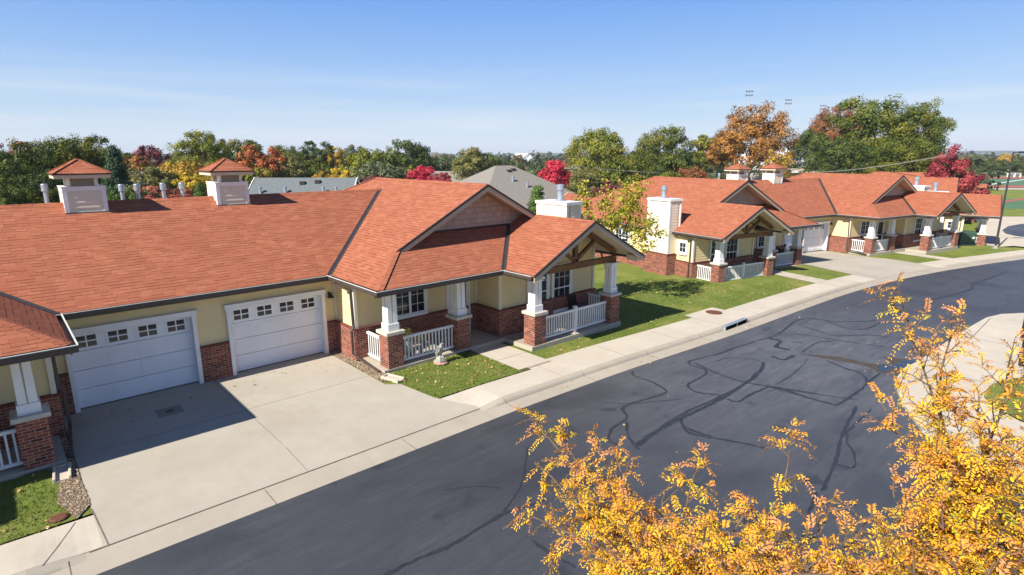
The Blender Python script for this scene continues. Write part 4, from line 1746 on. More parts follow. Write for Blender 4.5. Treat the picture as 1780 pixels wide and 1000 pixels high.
# ------------------------------------------------------------------ branching trees (street trees and the yard tree)
def resample(P, step):
    P = np.array(P, float)
    L = np.concatenate([[0], np.cumsum(np.linalg.norm(np.diff(P, axis=0), axis=1))])
    n = max(2, int(L[-1] / step) + 1)
    t = np.linspace(0, L[-1], n)
    return np.stack([np.interp(t, L, P[:, i]) for i in range(3)], 1)


def catmull(P, n=8):
    P = [np.array(p, float) for p in P]
    P = [2 * P[0] - P[1]] + P + [2 * P[-1] - P[-2]]
    out = []
    for i in range(1, len(P) - 2):
        p0, p1, p2, p3 = P[i - 1:i + 3]
        for k in range(n):
            t = k / n
            out.append(.5 * ((2 * p1) + (-p0 + p2) * t + (2 * p0 - 5 * p1 + 4 * p2 - p3) * t * t + (-p0 + 3 * p1 - 3 * p2 + p3) * t ** 3))
    out.append(P[-2])
    return np.array(out)


class Grow:
    def __init__(s, seed, leaflet=.0185, rachis=(.07, .12), pairs=(7, 11), simple=False):
        s.rg = np.random.default_rng(seed)
        s.mb = MB()
        s.V, s.T = [], []
        s.leaflet, s.rachis, s.pairs, s.simple = leaflet, rachis, pairs, simple
        s.stems = []

    def leaf(s, p, d, tone, clump):
        rg = s.rg
        if s.simple:
            m = rg.integers(2, 5)
            P = p + rg.normal(size=(m, 3)) * s.leaflet * .9
            N = unit(rg.normal(size=(m, 3)) + np.array([0, 0, .8]))
            s.V.append(leaf_quads(P, N, s.leaflet, rg, 1.35))
            t = np.zeros((m, 2))
            t[:, 0] = np.clip(tone + rg.normal(size=m) * .2, 0, 1)
            t[:, 1] = clump
            s.T.append(t)
            return
        L = rg.uniform(*s.rachis)
        n = int(rg.integers(*s.pairs))
        k = np.linspace(.12, 1, n)
        droop = rg.uniform(.5, 1.3)
        d = d / np.linalg.norm(d)
        cen = p + d * (L * k)[:, None] + np.array([0, 0, -1]) * (droop * L * .55 * k ** 2)[:, None]
        fwd = unit(d + np.array([0, 0, -1]) * (droop * 1.1 * k)[:, None])
        sd = unit(np.cross(fwd, np.array([0, 0, 1.0]) + rg.normal(size=3) * .25))
        nrm = unit(np.cross(sd, fwd))
        for sg in (-1, 1):
            ll = s.leaflet * rg.uniform(.75, 1.15, n)[:, None] * np.where(k > .85, .85, 1)[:, None]
            dr = unit(sd * sg * .75 + fwd * .6 + nrm * rg.uniform(-.7, .3, (n, 1)) + rg.normal(size=(n, 3)) * .16)
            wv = unit(np.cross(dr, nrm)) * ll * rg.uniform(.13, .20, (n, 1))
            b = cen + dr * .003
            V = np.stack([b, b + dr * ll * .35 + wv, b + dr * ll * .78 + wv * .8, b + dr * ll, b + dr * ll * .78 - wv * .8, b + dr * ll * .35 - wv], 1)
            s.V.append(V)
            t = np.zeros((n, 2))
            t[:, 0] = np.clip(tone + rg.normal(size=n) * .07, 0, 1)
            t[:, 1] = clump
            s.T.append(t)
        s.stems.append((p, cen[-1], fwd[n // 2]))

    def branch(s, P, r0, r1, seg=5):
        n = len(P)
        s.mb.tube([tuple(q) for q in P], [r0 + (r1 - r0) * i / (n - 1) for i in range(n)], seg, 0, True, False)

    def twig(s, p, d, L, tone, depth=0, node=.035, leaves=(1, 3)):
        rg = s.rg
        n = max(3, int(L / node))
        P = [p]
        d = d / np.linalg.norm(d)
        for i in range(n):
            d = unit(d + rg.normal(size=3) * .10 + np.array([0, 0, .03 - .05 * i / n]))
            P.append(P[-1] + d * L / n)
        s.branch(np.array(P), .0028 if depth else .0045, .0012, 4)
        clump = rg.uniform()
        for i, q in enumerate(P[1:]):
            f = (i + 1) / n
            for _ in range(int(rg.integers(*leaves))):
                o = unit(rg.normal(size=3))
                ld = unit(o * .9 + d * .55 + np.array([0, 0, .25]))
                s.leaf(q, ld, np.clip(tone * .5 + .36 * f + rg.normal() * .15, 0, 1), clump)
            if depth == 0 and L > .22 and rg.uniform() < .26:
                o = unit(rg.normal(size=3))
                s.twig(q, unit(d + o * .9), L * rg.uniform(.3, .5), tone, 1, node, leaves)

    def leader(s, P, r0, r1, start=.2, spacing=.07, L0=.40, L1=.10, leaves=(1, 4), node=.034):
        rg = s.rg
        C = resample(catmull(P), .03)
        s.branch(C[::2] if len(C) > 6 else C, r0, r1, 6)
        n = len(C)
        acc = 0
        az = rg.uniform(0, 6)
        for i in range(1, n):
            f = i / (n - 1)
            acc += .03
            if f < start:
                continue
            if acc > spacing * rg.uniform(.7, 1.4):
                acc = 0
                d = unit(C[min(i + 2, n - 1)] - C[max(i - 2, 0)])
                a = unit(np.cross(d, np.array([.3, .2, 1.0])))
                b = np.cross(d, a)
                az += 2.4 + rg.normal() * .3
                out = a * math.cos(az) + b * math.sin(az)
                g = (f - start) / (1 - start)
                L = (L0 + (L1 - L0) * g) * rg.uniform(.55, 1.2)
                s.twig(C[i], unit(out * .8 + d * .65 + np.array([0, 0, .15])), L, .25 + .55 * g, 0, node, leaves)
        d = unit(C[-1] - C[-4])
        s.twig(C[-1], d, L1 * 1.0, .8, 0, node, (1, 3))

    def finish(s, root, leafmat, bark):
        for p, q, m in s.stems:
            mid = (p + q) / 2 + np.array([0, 0, .012])
            s.mb.beam(tuple(p), tuple(mid), .0022, .0022)
            s.mb.beam(tuple(mid), tuple(q), .0016, .0016)
        o = s.mb.build('branches', bark, root)
        V = [v for v in s.V]
        k = V[0].shape[1]
        f = quads('foliage', np.concatenate(V), np.concatenate(s.T), leafmat, root)
        org = np.array(root.location)
        for ob in (o, f):
            ob.matrix_parent_inverse = Matrix.Translation(-root.location)
        return f


LEAF['locust'] = m_leaf('golden locust leaflets', [(.44, .44, .03), (.72, .55, .025), (.88, .55, .03), (.90, .46, .03), (.88, .35, .06), (.82, .36, .17)], .30, .22)
LEAF['yard'] = m_leaf('yellow green maple leaves', [(.15, .19, .02), (.28, .31, .028), (.41, .39, .035), (.48, .40, .05), (.44, .32, .06)], .3, .5)


def street_tree(name, base, top, leaders, seed, label, spacing=.065):
    root = empty(name, (base[0], base[1], -.05))
    g = Grow(seed)
    S0 = np.array([base[0], base[1], -.05])
    S1 = np.array(top)
    tr = catmull([S0, S0 * .6 + S1 * .4 + np.array([.04, -.03, 0]), S1])
    g.branch(tr, .075, .045, 10)
    for L in leaders:
        st = L[0] if isinstance(L[0], float) else .22
        pts = [at(*q) for q in L if not isinstance(q, float)]
        P = [S1] + pts if len(L) > 4 else [S1] + pts
        r0 = .019 if len(pts) > 4 else .014
        g.leader(P, r0, .004, st, spacing * (.8 if seed == 4 and len(pts) > 5 else 1.12), .40, .17 if seed == 4 and len(pts) > 5 else .10, (2, 4) if seed == 4 and len(pts) > 5 else (1, 4))
    g.finish(root, LEAF['locust'], M['twig'])
    tag(root, label, 'tree', None)
    return root


street_tree('honey_locust', (2.1, 1.25), (2.15, 1.3, 3.55), [
    [(1130, 1010, 2.7), (1060, 920, 2.8), (1010, 830, 3.0), (965, 775, 3.2), (935, 735, 3.3)],
    [(1130, 1010, 2.7), (1085, 900, 2.9), (1060, 830, 3.0), (1045, 775, 3.1)],
    [(1150, 1000, 2.6), (1130, 930, 2.7), (1105, 870, 2.8), (1080, 820, 2.9)],
    [(1200, 1010, 2.7), (1190, 930, 2.8), (1195, 870, 2.9), (1210, 815, 3.0)],
    [(1150, 1020, 2.5), (1060, 960, 2.5), (985, 925, 2.6), (930, 900, 2.7)],
    [(1250, 1010, 2.6), (1290, 940, 2.8), (1340, 890, 2.9), (1365, 830, 3.0), (1374, 775, 3.1)],
    [(1250, 1020, 2.5), (1262, 950, 2.6), (1290, 900, 2.7)],
    [(1300, 1030, 2.5), (1380, 960, 2.6), (1425, 925, 2.7), (1440, 890, 2.8)],
    [(1150, 1020, 2.4), (1090, 1000, 2.4), (1050, 975, 2.45)],
    [(1350, 1040, 2.4), (1420, 985, 2.5), (1480, 945, 2.6), (1500, 915, 2.7)],
    [(1230, 1040, 2.4), (1215, 980, 2.45), (1225, 930, 2.5)],
    [(1300, 1040, 2.4), (1330, 985, 2.45), (1350, 940, 2.5)],
    [(1130, 1030, 2.5), (1120, 985, 2.5), (1100, 940, 2.55)],
    [(1380, 1050, 2.3), (1440, 1010, 2.35), (1500, 985, 2.4)],
    [(1050, 960, 2.7), (1000, 880, 2.85), (960, 830, 2.95)],
    [(1170, 1050, 2.3), (1160, 1000, 2.35), (1150, 960, 2.4)],
    [(1280, 1050, 2.2), (1270, 1010, 2.25), (1290, 975, 2.3)],
    [(1350, 1060, 2.2), (1370, 1020, 2.2), (1400, 990, 2.25)],
    [(1420, 1060, 2.2), (1460, 1030, 2.2), (1490, 1010, 2.25)],
    [(1090, 930, 2.8), (1040, 860, 2.95), (1000, 800, 3.1), (985, 770, 3.2)],
    [(1220, 1000, 2.6), (1170, 930, 2.75), (1150, 880, 2.85), (1160, 850, 2.9)],
    [(1320, 1000, 2.5), (1330, 950, 2.6), (1310, 900, 2.7)],
], 3, 'golden street tree at the bottom centre with feathery leaves', .062)
street_tree('honey_locust', (4.0, .5), (3.95, .55, 3.6), [
    [(1700, 1010, 3.0), (1690, 920, 3.2), (1670, 830, 3.3), (1640, 740, 3.5), (1608, 650, 3.6), (1590, 590, 3.7), (1572, 540, 3.75)],
    [.55, (1690, 940, 3.2), (1668, 830, 3.4), (1642, 750, 3.5), (1632, 690, 3.6), (1640, 630, 3.65), (1652, 590, 3.7)],
    [(1712, 960, 3.0), (1695, 870, 3.1), (1720, 770, 3.2), (1738, 722, 3.25), (1748, 680, 3.3), (1752, 640, 3.4)],
    [.7, (1712, 960, 3.0), (1695, 870, 3.1), (1722, 765, 3.2), (1705, 720, 3.3), (1680, 700, 3.35)],
    [(1690, 920, 3.2), (1640, 860, 3.2), (1600, 810, 3.25), (1565, 760, 3.3), (1540, 715, 3.35)],
    [(1720, 960, 2.9), (1760, 900, 2.9), (1790, 850, 3.0)],
    [(1650, 1000, 2.8), (1610, 945, 2.85), (1575, 905, 2.9), (1555, 865, 3.0)],
    [.6, (1712, 960, 3.0), (1695, 870, 3.1), (1738, 722, 3.2), (1772, 712, 3.2), (1800, 700, 3.2)],
    [(1690, 990, 2.8), (1740, 940, 2.8), (1790, 920, 2.8)],
    [(1600, 1030, 2.6), (1570, 980, 2.65), (1530, 950, 2.7)],
    [(1660, 1030, 2.6), (1650, 970, 2.65), (1640, 920, 2.7)],
    [(1740, 1030, 2.6), (1750, 980, 2.6), (1770, 960, 2.6)],
    [(1690, 900, 3.2), (1730, 830, 3.2), (1760, 790, 3.2)],
    [(1620, 1060, 2.4), (1600, 1010, 2.45), (1580, 990, 2.5)],
    [(1690, 1060, 2.4), (1700, 1010, 2.45), (1720, 990, 2.5)],
    [(1540, 1060, 2.4), (1540, 1020, 2.45), (1510, 1000, 2.5)],
], 4, 'golden street tree on the right with a tall thin leader', .072)

# the small tree in the yard between the two houses
yb = gp(1055, 525)
root = empty('yard_tree', (yb[0], yb[1], gz(yb[0])))
g = Grow(9, .135, simple=True)
yd = math.hypot(yb[0], yb[1])
fork = at(1055, 505, yd)
g.branch(catmull([np.array([yb[0], yb[1], gz(yb[0]) - .05]), fork, at(1056, 470, yd)]), .095, .07, 9)
for L, r in (([(1056, 475, yd), (1045, 440, yd), (1035, 400, yd - .3), (1020, 365, yd - .4), (1012, 338, yd - .3)], .05), ([(1056, 475, yd), (1066, 430, yd + .2), (1060, 380, yd + .4), (1052, 330, yd + .5)], .05),
             ([(1064, 440, yd), (1085, 400, yd), (1095, 370, yd - .2), (1090, 335, yd - .3)], .04), ([(1064, 440, yd), (1090, 415, yd + .3), (1120, 400, yd + .4), (1145, 402, yd + .5)], .04),
             ([(1060, 440, yd), (1090, 430, yd - .5), (1115, 415, yd - .7), (1125, 395, yd - .8)], .03), ([(1050, 420, yd), (1065, 380, yd - .8), (1080, 350, yd - 1.0)], .03),
             ([(1045, 440, yd), (1030, 410, yd + .6), (1012, 385, yd + .8)], .03), ([(1050, 430, yd), (1070, 400, yd + 1.0), (1100, 360, yd + 1.1)], .03),
             ([(1090, 400, yd), (1098, 360, yd), (1106, 330, yd)], .02)):
    g.leader([at(*q) for q in L], r, .008, .42, .19, .95, .42, (1, 3), .115)
g.finish(root, LEAF['yard'], M['bark'])
tag(root, 'small yellow green tree with a forked dark trunk on the lawn between two houses', 'tree')


# ================================================================== GRASS, LEAVES, STONES
def in_poly(p, poly):
    x, y = p
    c = False
    for i in range(len(poly)):
        (x0, y0), (x1, y1) = poly[i], poly[i - 1]
        if (y0 > y) != (y1 > y) and x < (x1 - x0) * (y - y0) / (y1 - y0) + x0:
            c = not c
    return c


f1, f2 = frame(B1), frame(B2)
LAWNS = [
    [(8.66, 15.3), (8.45, 14.3), (8.68, 12.66), (11.85, 12.66), (11.85, 15.35), (11.2, 15.35)],
    [(13.35, 12.98), (21.8, 12.75), (22.0, 13.15), (24.45, 13.1), (24.45, 12.5), (32.4, 12.25), (33.2, 13.9), (29.6, 14.0), (29.6, 17.5), (27.5, 19), (19.2, 22), (19.2, 14.3), (18.7, 13.8), (13.35, 13.8)],
    [(-1.2, 12.66), (.05, 12.66), (.35, 13.0), (.05, 14.6), (-.1, 15.3), (-1.2, 15.3)],
    [(35.4, 14.2), (37.6, 14.1), (36.7, 12.0), (34.3, 12.3)],
    [(20.0, 2.0), (19.45, 1.4), (19.4, -1.5), (26.6, -1.5), (24.6, 1.0), (23.9, 1.8), (23.0, 2.25), (21.9, 2.45), (20.8, 2.4)],
]
rg = np.random.default_rng(31)


def lawn_tone(x, y):
    return .5 + .5 * math.sin(x * .9 + 1.3 * math.sin(y * .7)) * math.sin(y * 1.1 + .8 * math.sin(x * .5))


Vs, Ts = [], []
for poly, dens in zip(LAWNS, (420, 210, 420, 120, 260)):
    xs_, ys_ = [p[0] for p in poly], [p[1] for p in poly]
    A = (max(xs_) - min(xs_)) * (max(ys_) - min(ys_))
    n = int(A * dens)
    P = np.stack([rg.uniform(min(xs_), max(xs_), n), rg.uniform(min(ys_), max(ys_), n)], 1)
    P = np.array([p for p in P if in_poly(p, poly)])
    n = len(P)
    z = np.array([gz(x) for x in P[:, 0]])
    base = np.column_stack([P, z])
    a = rg.uniform(0, 2 * PI, n)
    h = rg.uniform(.025, .07, n)
    w_ = rg.uniform(.012, .03, n)
    dx = np.column_stack([np.cos(a), np.sin(a), np.zeros(n)])
    lean = np.column_stack([rg.normal(size=n) * .5, rg.normal(size=n) * .5, np.ones(n)])
    V = np.stack([base - dx * w_[:, None] / 2, base + dx * w_[:, None] / 2, base + lean * h[:, None]], 1)
    Vs.append(V)
    t = np.zeros((n, 2))
    t[:, 0] = rg.uniform(size=n)
    t[:, 1] = [lawn_tone(x, y) for x, y in P]
    Ts.append(t)
LEAF['blade'] = m_leaf('grass blades', [(.07, .13, .018), (.12, .20, .028), (.20, .255, .042), (.30, .28, .085)], .3, .45)
tag(quads('grass', np.concatenate(Vs), np.concatenate(Ts), LEAF['blade']), 'short mown grass on the front lawns', 'grass', kind='stuff')

LEAF['litter'] = m_leaf('fallen leaves', [(.42, .27, .10), (.50, .34, .16), (.34, .15, .06), (.55, .45, .26)], .1, .3)
pts = []
for poly, n in zip(LAWNS, (120, 520, 26, 20, 60)):
    xs_, ys_ = [p[0] for p in poly], [p[1] for p in poly]
    k = 0
    while k < n:
        p = (rg.uniform(min(xs_), max(xs_)), rg.uniform(min(ys_), max(ys_)))
        if in_poly(p, poly):
            pts.append((p[0], p[1], gz(p[0]) + .04))
            k += 1
for _ in range(26):
    x = rg.uniform(.8, 8)
    pts.append((x, rg.uniform(16.5, 18.4), .03))
for _ in range(40):
    x = rg.uniform(12, 34)
    pts.append((x, kerb(x) - rg.uniform(.1, .7), gz(x) - .085))
for _ in range(60):
    q = gp(*[(1560 + rg.normal() * 30), 640 + rg.normal() * 8], -.1)
    pts.append((q[0], q[1], gz(q[0]) - .09))
for _ in range(26):
    x = rg.uniform(8, 30)
    pts.append((x, rg.uniform(5, 10), gz(x) - .098))
P = np.array(pts)
N = unit(rg.normal(size=(len(P), 3)) * .45 + np.array([0, 0, 1]))
V = leaf_quads(P, N, .075, rg, 1.25)
t = np.stack([rg.uniform(size=len(P)), rg.uniform(size=len(P))], 1)
tag(quads('fallen_leaves', V, t, LEAF['litter']), 'dry fallen leaves scattered over lawns and gutter', 'leaves', kind='stuff')

# river stones along the garage ends
_b = NB('river stones')
_a = _b.n('ShaderNodeAttribute', attribute_name='tone')
_s2 = _b.n('ShaderNodeSeparateColor')
_b.put(_s2.inputs[0], _a.outputs['Color'])
M['pebble'] = _b.done(_b.ramp(_s2.outputs[0], [(0, (.12, .09, .06)), (.3, (.30, .19, .11)), (.6, (.38, .28, .18)), (.85, (.50, .42, .32)), (1, (.25, .13, .07))]), .8, 0, .3)
ico = [(0, 0, 1), (.89, 0, .45), (.28, .85, .45), (-.72, .53, .45), (-.72, -.53, .45), (.28, -.85, .45), (.72, .53, -.45), (-.28, .85, -.45), (-.89, 0, -.45), (-.28, -.85, -.45), (.72, -.53, -.45)]
icf = [(0, 1, 2), (0, 2, 3), (0, 3, 4), (0, 4, 5), (0, 5, 1), (1, 6, 2), (2, 7, 3), (3, 8, 4), (4, 9, 5), (5, 10, 1), (2, 6, 7), (3, 7, 8), (4, 8, 9), (5, 9, 10), (1, 10, 6)]
ico = np.array(ico)
Vs, Ts = [], []
STONES = [([(8.06, 18.4), (8.42, 18.4), (8.42, 16.2), (8.52, 15.1), (8.40, 14.5), (8.06, 14.9)], 900), ([(.0, 18.4), (.56, 18.4), (.58, 14.9), (.62, 13.1), (.36, 12.7), (.12, 13.6), (.28, 14.6), (.05, 15.4)], 1700)]
for poly, n in STONES:
    xs_, ys_ = [p[0] for p in poly], [p[1] for p in poly]
    k = 0
    while k < n:
        p = (rg.uniform(min(xs_), max(xs_)), rg.uniform(min(ys_), max(ys_)))
        if not in_poly(p, poly):
            continue
        k += 1
        r = rg.uniform(.011, .026)
        sc = np.array([r * rg.uniform(.8, 1.4), r * rg.uniform(.7, 1.1), r * .6])
        a = rg.uniform(0, 6.3)
        Rm = np.array([[math.cos(a), -math.sin(a), 0], [math.sin(a), math.cos(a), 0], [0, 0, 1]])
        v = (ico * sc) @ Rm.T + np.array([p[0], p[1], .027 + rg.uniform(0, .01)])
        tt = rg.uniform()
        for f in icf:
            Vs.append(v[list(f)])
            Ts.append((tt, 0))
tag(quads('river_stones', np.array(Vs), np.array(Ts), M['pebble']), 'tan and brown river stones beside the driveway', 'stones', kind='stuff')
mb = MB()
for poly, n in STONES:
    flat(mb, poly, .027)
struct('stone_bed', mb, plain('soil and grit', (.16, .12, .085), .95, .4, 12))


# ================================================================== SMALL THINGS NEAR THE HOUSES
def splash(x, y, rz, label):
    mb = MB()
    mb.box(-.16, .16, -.35, .35, -.02, .035)
    mb.box(-.16, -.11, -.35, .35, .035, .09)
    mb.box(.11, .16, -.35, .35, .035, .09)
    mb.box(-.11, .11, .29, .35, .035, .08)
    o = mb.build('splash_block', M['walk'], None, (x, y, .02), bevel=.01)
    o.rotation_euler.z = rz
    tag(o, label, 'splash block')


p = gp(680, 660)
splash(p[0] + .02, p[1] - .05, .3, 'concrete splash block at the lawn corner of the sunlit driveway')
p = gp(109, 826)
splash(p[0], p[1], -.08, 'concrete splash block by the shaded brick pier at the left')

# garden statue
sp = gp(766, 632)
t = empty('garden_statue', (sp[0], sp[1], .02), math.radians(-60))
tag(t, 'weathered grey stone garden statue of a perched bird on the small front lawn', 'statue')
mb = MB()
mb.lathe((0, 0, 0), [(0, 0), (.24, 0), (.25, .03), (.22, .05), (0, .05)], 9)
mb.build('paver', M['pink'], t)
mb = MB()
rr = random.Random(4)
prof = [(.17, .05), (.18, .1), (.15, .17), (.11, .22), (.06, .26), (0, .27)]
for (r0, z0), (r1, z1) in zip(prof[:-1], prof[1:]):
    for i in range(10):
        a0, a1 = 2 * PI * i / 10, 2 * PI * (i + 1) / 10
        jit = lambda a, z: 1 + .18 * math.sin(a * 3 + z * 30) + .1 * math.sin(a * 5 + 2)
        mb.poly([(r0 * math.cos(a0) * jit(a0, z0), r0 * math.sin(a0) * jit(a0, z0), z0), (r0 * math.cos(a1) * jit(a1, z0), r0 * math.sin(a1) * jit(a1, z0), z0),
                 (r1 * math.cos(a1) * jit(a1, z1), r1 * math.sin(a1) * jit(a1, z1), z1), (r1 * math.cos(a0) * jit(a0, z1), r1 * math.sin(a0) * jit(a0, z1), z1)], 0, True)
mb.build('rock', M['stone'], t)


def skin_body(name, verts, edges, radii, mat, parent, sub=2, mats=None):
    me = bpy.data.meshes.new(name)
    me.from_pydata([tuple(v) for v in verts], edges, [])
    o = bpy.data.objects.new(name, me)
    COL.objects.link(o)
    o.parent = parent
    me.materials.append(mat)
    sk = o.modifiers.new('skin', 'SKIN')
    sk.use_smooth_shade = True
    for i, r in enumerate(radii):
        rx, ry = r if isinstance(r, tuple) else (r, r)
        me.skin_vertices[0].data[i].radius = (rx, ry)
        me.skin_vertices[0].data[i].use_root = (i == 0)
    if sub:
        sd = o.modifiers.new('sub', 'SUBSURF')
        sd.levels = sd.render_levels = sub
    return o


# body, neck, head with beak, wings half folded
V = [(0, 0, .42), (.02, 0, .52), (.03, 0, .60), (.05, 0, .68), (.10, 0, .70), (.15, 0, .675), (-.05, 0, .33), (-.10, 0, .22), (.0, .05, .34), (.01, .05, .27), (0, -.05, .34), (.01, -.05, .27)]
Ed = [(0, 1), (1, 2), (2, 3), (3, 4), (4, 5), (0, 6), (6, 7), (0, 8), (8, 9), (0, 10), (10, 11)]
skin_body('bird', V, Ed, [.085, .085, .055, .045, .03, .010, .055, .025, .03, .022, .03, .022], M['stone'], t)
for sg in (1, -1):
    mb = MB()
    pts_ = [(.04, sg * .08, .57), (-.02, sg * .12, .60), (-.10, sg * .13, .50), (-.13, sg * .11, .34), (-.10, sg * .09, .24), (-.04, sg * .09, .36), (.03, sg * .09, .45)]
    mb.prism(pts_, (0, sg * .03, 0))
    mb.build('wing', M['stone'], t, bevel=.01)

# porch plants and seats of the near house
LEAF['pot'] = m_leaf('pot plant leaves', [(.03, .08, .01), (.10, .16, .015), (.30, .30, .03)], .3, .4)
LEAF['bloom'] = m_leaf('red flowers', [(.5, .02, .02), (.6, .06, .05)], .2)


def pot_plant(u, v, r, h, label, potmat, leafmat='pot', n=160, size=.07):
    x, y = f1(u, v)
    t = empty('potted_plant', (x, y, FLOOR))
    tag(t, label, 'potted plant')
    mb = MB()
    mb.lathe((0, 0, 0), [(0, 0), (r * .7, 0), (r, h), (r * 1.08, h), (r * 1.08, h + .03), (r * .92, h + .03), (r * .9, h - .02), (0, h - .02)], 14)
    mb.build('pot', potmat, t)
    q = unit(NR.normal(size=(n, 3)))
    q[:, 2] = np.abs(q[:, 2])
    P = q * np.array([r * 1.5, r * 1.5, h * 1.1]) * NR.uniform(.3, 1, (n, 1)) + np.array([0, 0, h])
    quads('foliage', leaf_quads(P, unit(q + NR.normal(size=(n, 3)) * .5), size, NR, 1.8), NR.uniform(size=(n, 2)), LEAF[leafmat], t)


pot_plant(5.55, -2.0, .16, .42, 'bright leafy plant in a white pot behind the railing by the window', M['white'])
pot_plant(6.35, -1.8, .14, .2, 'low dark leafy plant in a black pot on the entry porch', M['black'], n=110, size=.06)
pot_plant(10.4, -3.6, .2, .3, 'large dark leafy plant in a black pot behind the gable porch railing', M['black'], n=260, size=.12)
pot_plant(10.05, -3.9, .14, .25, 'red flowering plant in a pale pot by the brick pier of the gable porch', M['limestone'], 'bloom', 120, .05)


def porch_chair(pos, rz, mat, label):
    t = empty('porch_chair', pos, rz)
    tag(t, label, 'chair')
    mb = MB()
    for k in range(5):
        mb.box(-.26, .26, -.25 + k * .1, -.165 + k * .1, .40, .425)
    mb.build('seat', mat, t)
    mb = MB()
    for k in range(6):
        x = -.25 + k * .1
        mb.beam((x, .25, .43), (x, .36, 1.0), .06, .02, 0, (1, 0, 0))
    mb.beam((-.28, .355, .98), (.28, .355, .98), .03, .05)
    mb.build('backrest', mat, t)
    for sx_ in (-1, 1):
        for sy, h in ((-.24, .62), (.27, .62)):
            mb = MB()
            mb.box(sx_ * .29 - .025, sx_ * .29 + .025, sy - .025, sy + .025, 0, h)
            mb.build('leg', mat, t)
        mb = MB()
        mb.box(sx_ * .29 - .045, sx_ * .29 + .045, -.30, .32, .621, .645)
        mb.build('armrest', mat, t)
    return t


M['dark_wood'] = plain('dark brown painted wood', (.035, .022, .018), .5, .2, 6)
x, y = f1(12.9, -3.35)
porch_chair((x, y, FLOOR), 0.15, M['dark_wood'], 'dark brown slatted chair on the gable porch of the nearest house')
x, y = f1(4.95, -2.15)
porch_chair((x, y, FLOOR), -.6, M['dark_wood'], 'dark low chair behind the railing near the first brick pier')

# person sitting on the porch of the second house
px_, py_ = f2(-4.78, -2.25)
cz = B2[3] + FLOOR
ch = porch_chair((px_, py_, cz), B2[2] + math.radians(75), M['black'], 'black chair under the person on the porch of the second house')
M['skin'] = plain('skin', (.50, .27, .17), .55, .06, 8)
M['shirt'] = plain('white shirt cotton', (.78, .77, .74), .85, .05, 8)
M['hair'] = plain('dark brown hair', (.022, .013, .010), .6, .2, 20)
M['trousers'] = plain('dark blue trousers', (.03, .04, .07), .85, .15, 10)
pr = empty('person', (px_, py_, cz), B2[2] + math.radians(75))
tag(pr, 'seated person with dark hair and a white shirt on the porch of the second house', 'person')
# faces -y in the local frame
V = [(0, .06, .47), (0, .07, .62), (0, .09, .80), (0, .10, .96), (0, .09, 1.03), (0, .075, 1.10), (0, .06, 1.19), (0, .055, 1.25),
     (.17, .09, .96), (.22, .02, .74), (.19, -.20, .66), (.18, -.27, .655),
     (-.17, .09, .96), (-.22, .02, .74), (-.19, -.20, .66), (-.18, -.27, .655),
     (.10, .02, .48), (.12, -.36, .49), (.12, -.37, .12), (.12, -.37, .05), (.13, -.50, .03),
     (-.10, .02, .48), (-.12, -.36, .49), (-.12, -.37, .12), (-.12, -.37, .05), (-.13, -.50, .03)]
Ed = [(0, 1), (1, 2), (2, 3), (3, 4), (4, 5), (5, 6), (6, 7), (3, 8), (8, 9), (9, 10), (10, 11), (3, 12), (12, 13), (13, 14), (14, 15), (0, 16), (16, 17), (17, 18), (18, 19), (19, 20),
      (0, 21), (21, 22), (22, 23), (23, 24), (24, 25)]
Rr = [(.15, .12), (.135, .10), (.15, .105), (.11, .08), .05, .065, .085, .06, .06, .045, .035, .03, .06, .045, .035, .03, .085, .065, .045, .045, .03, .085, .065, .045, .045, .03]
nb = len(V)
for sg, wi in ((1, 11), (-1, 15)):
    wx, wy, wz = V[wi]
    for k in range(4):
        fx = wx + (k - 1.5) * .02
        V += [(fx, wy - .07, wz + .004), (fx, wy - .10, wz - .006), (fx, wy - .118 - .006 * (1 - abs(k - 1.5) / 1.5), wz - .025)]
        b0 = len(V) - 3
        Ed += [(wi, b0), (b0, b0 + 1), (b0 + 1, b0 + 2)]
        Rr += [.010, .009, .008]
    V += [(wx - sg * .035, wy - .03, wz + .005), (wx - sg * .05, wy - .065, wz - .004)]
    b0 = len(V) - 2
    Ed += [(wi, b0), (b0, b0 + 1)]
    Rr += [.011, .009]
skin_body('body', V, Ed, Rr, M['skin'], pr)
# face
mb = MB()
for sg in (-1, 1):
    mb.lathe((sg * .03, -.022, 1.195), [(0, .012), (.010, .006), (.012, 0), (.010, -.006), (0, -.012)], 8)
mb.build('eye', M['black'], pr)
mb = MB()
mb.prism([(-.012, -.028, 1.165), (.012, -.028, 1.165), (0, -.03, 1.20)], (0, -.022, -.004))
mb.build('nose', M['skin'], pr)
mb = MB()
mb.box(-.022, .022, -.03, -.018, 1.133, 1.141)
mb.build('mouth', plain('lips', (.30, .09, .07), .5), pr)
for sg in (-1, 1):
    mb = MB()
    mb.lathe((sg * .085, .065, 1.165), [(0, .03), (.014, .02), (.016, 0), (.012, -.02), (0, -.03)], 8)
    mb.build('ear', M['skin'], pr)
mb = MB()
for i in range(14):
    for j in range(6):
        def hp(a, b):
            th, ph = 2 * PI * a / 14, b / 6 * (1.75 if math.sin(2 * PI * a / 14) > -.35 else 1.02)
            return (.103 * math.sin(ph) * math.cos(th), .07 + .108 * math.sin(ph) * math.sin(th), 1.185 + .125 * math.cos(ph))
        mb.poly([hp(i, j), hp(i + 1, j), hp(i + 1, j + 1), hp(i, j + 1)], 0, True)
mb.build('hair', M['hair'], pr)
sV = [(0, .07, .50), (0, .075, .66), (0, .095, .82), (0, .10, .965), (.165, .09, .965), (.215, .03, .80), (-.165, .09, .965), (-.215, .03, .80)]
skin_body('shirt', sV, [(0, 1), (1, 2), (2, 3), (3, 4), (4, 5), (3, 6), (6, 7)], [(.17, .135), (.155, .12), (.17, .125), (.125, .10), .08, .068, .08, .068], M['shirt'], pr)
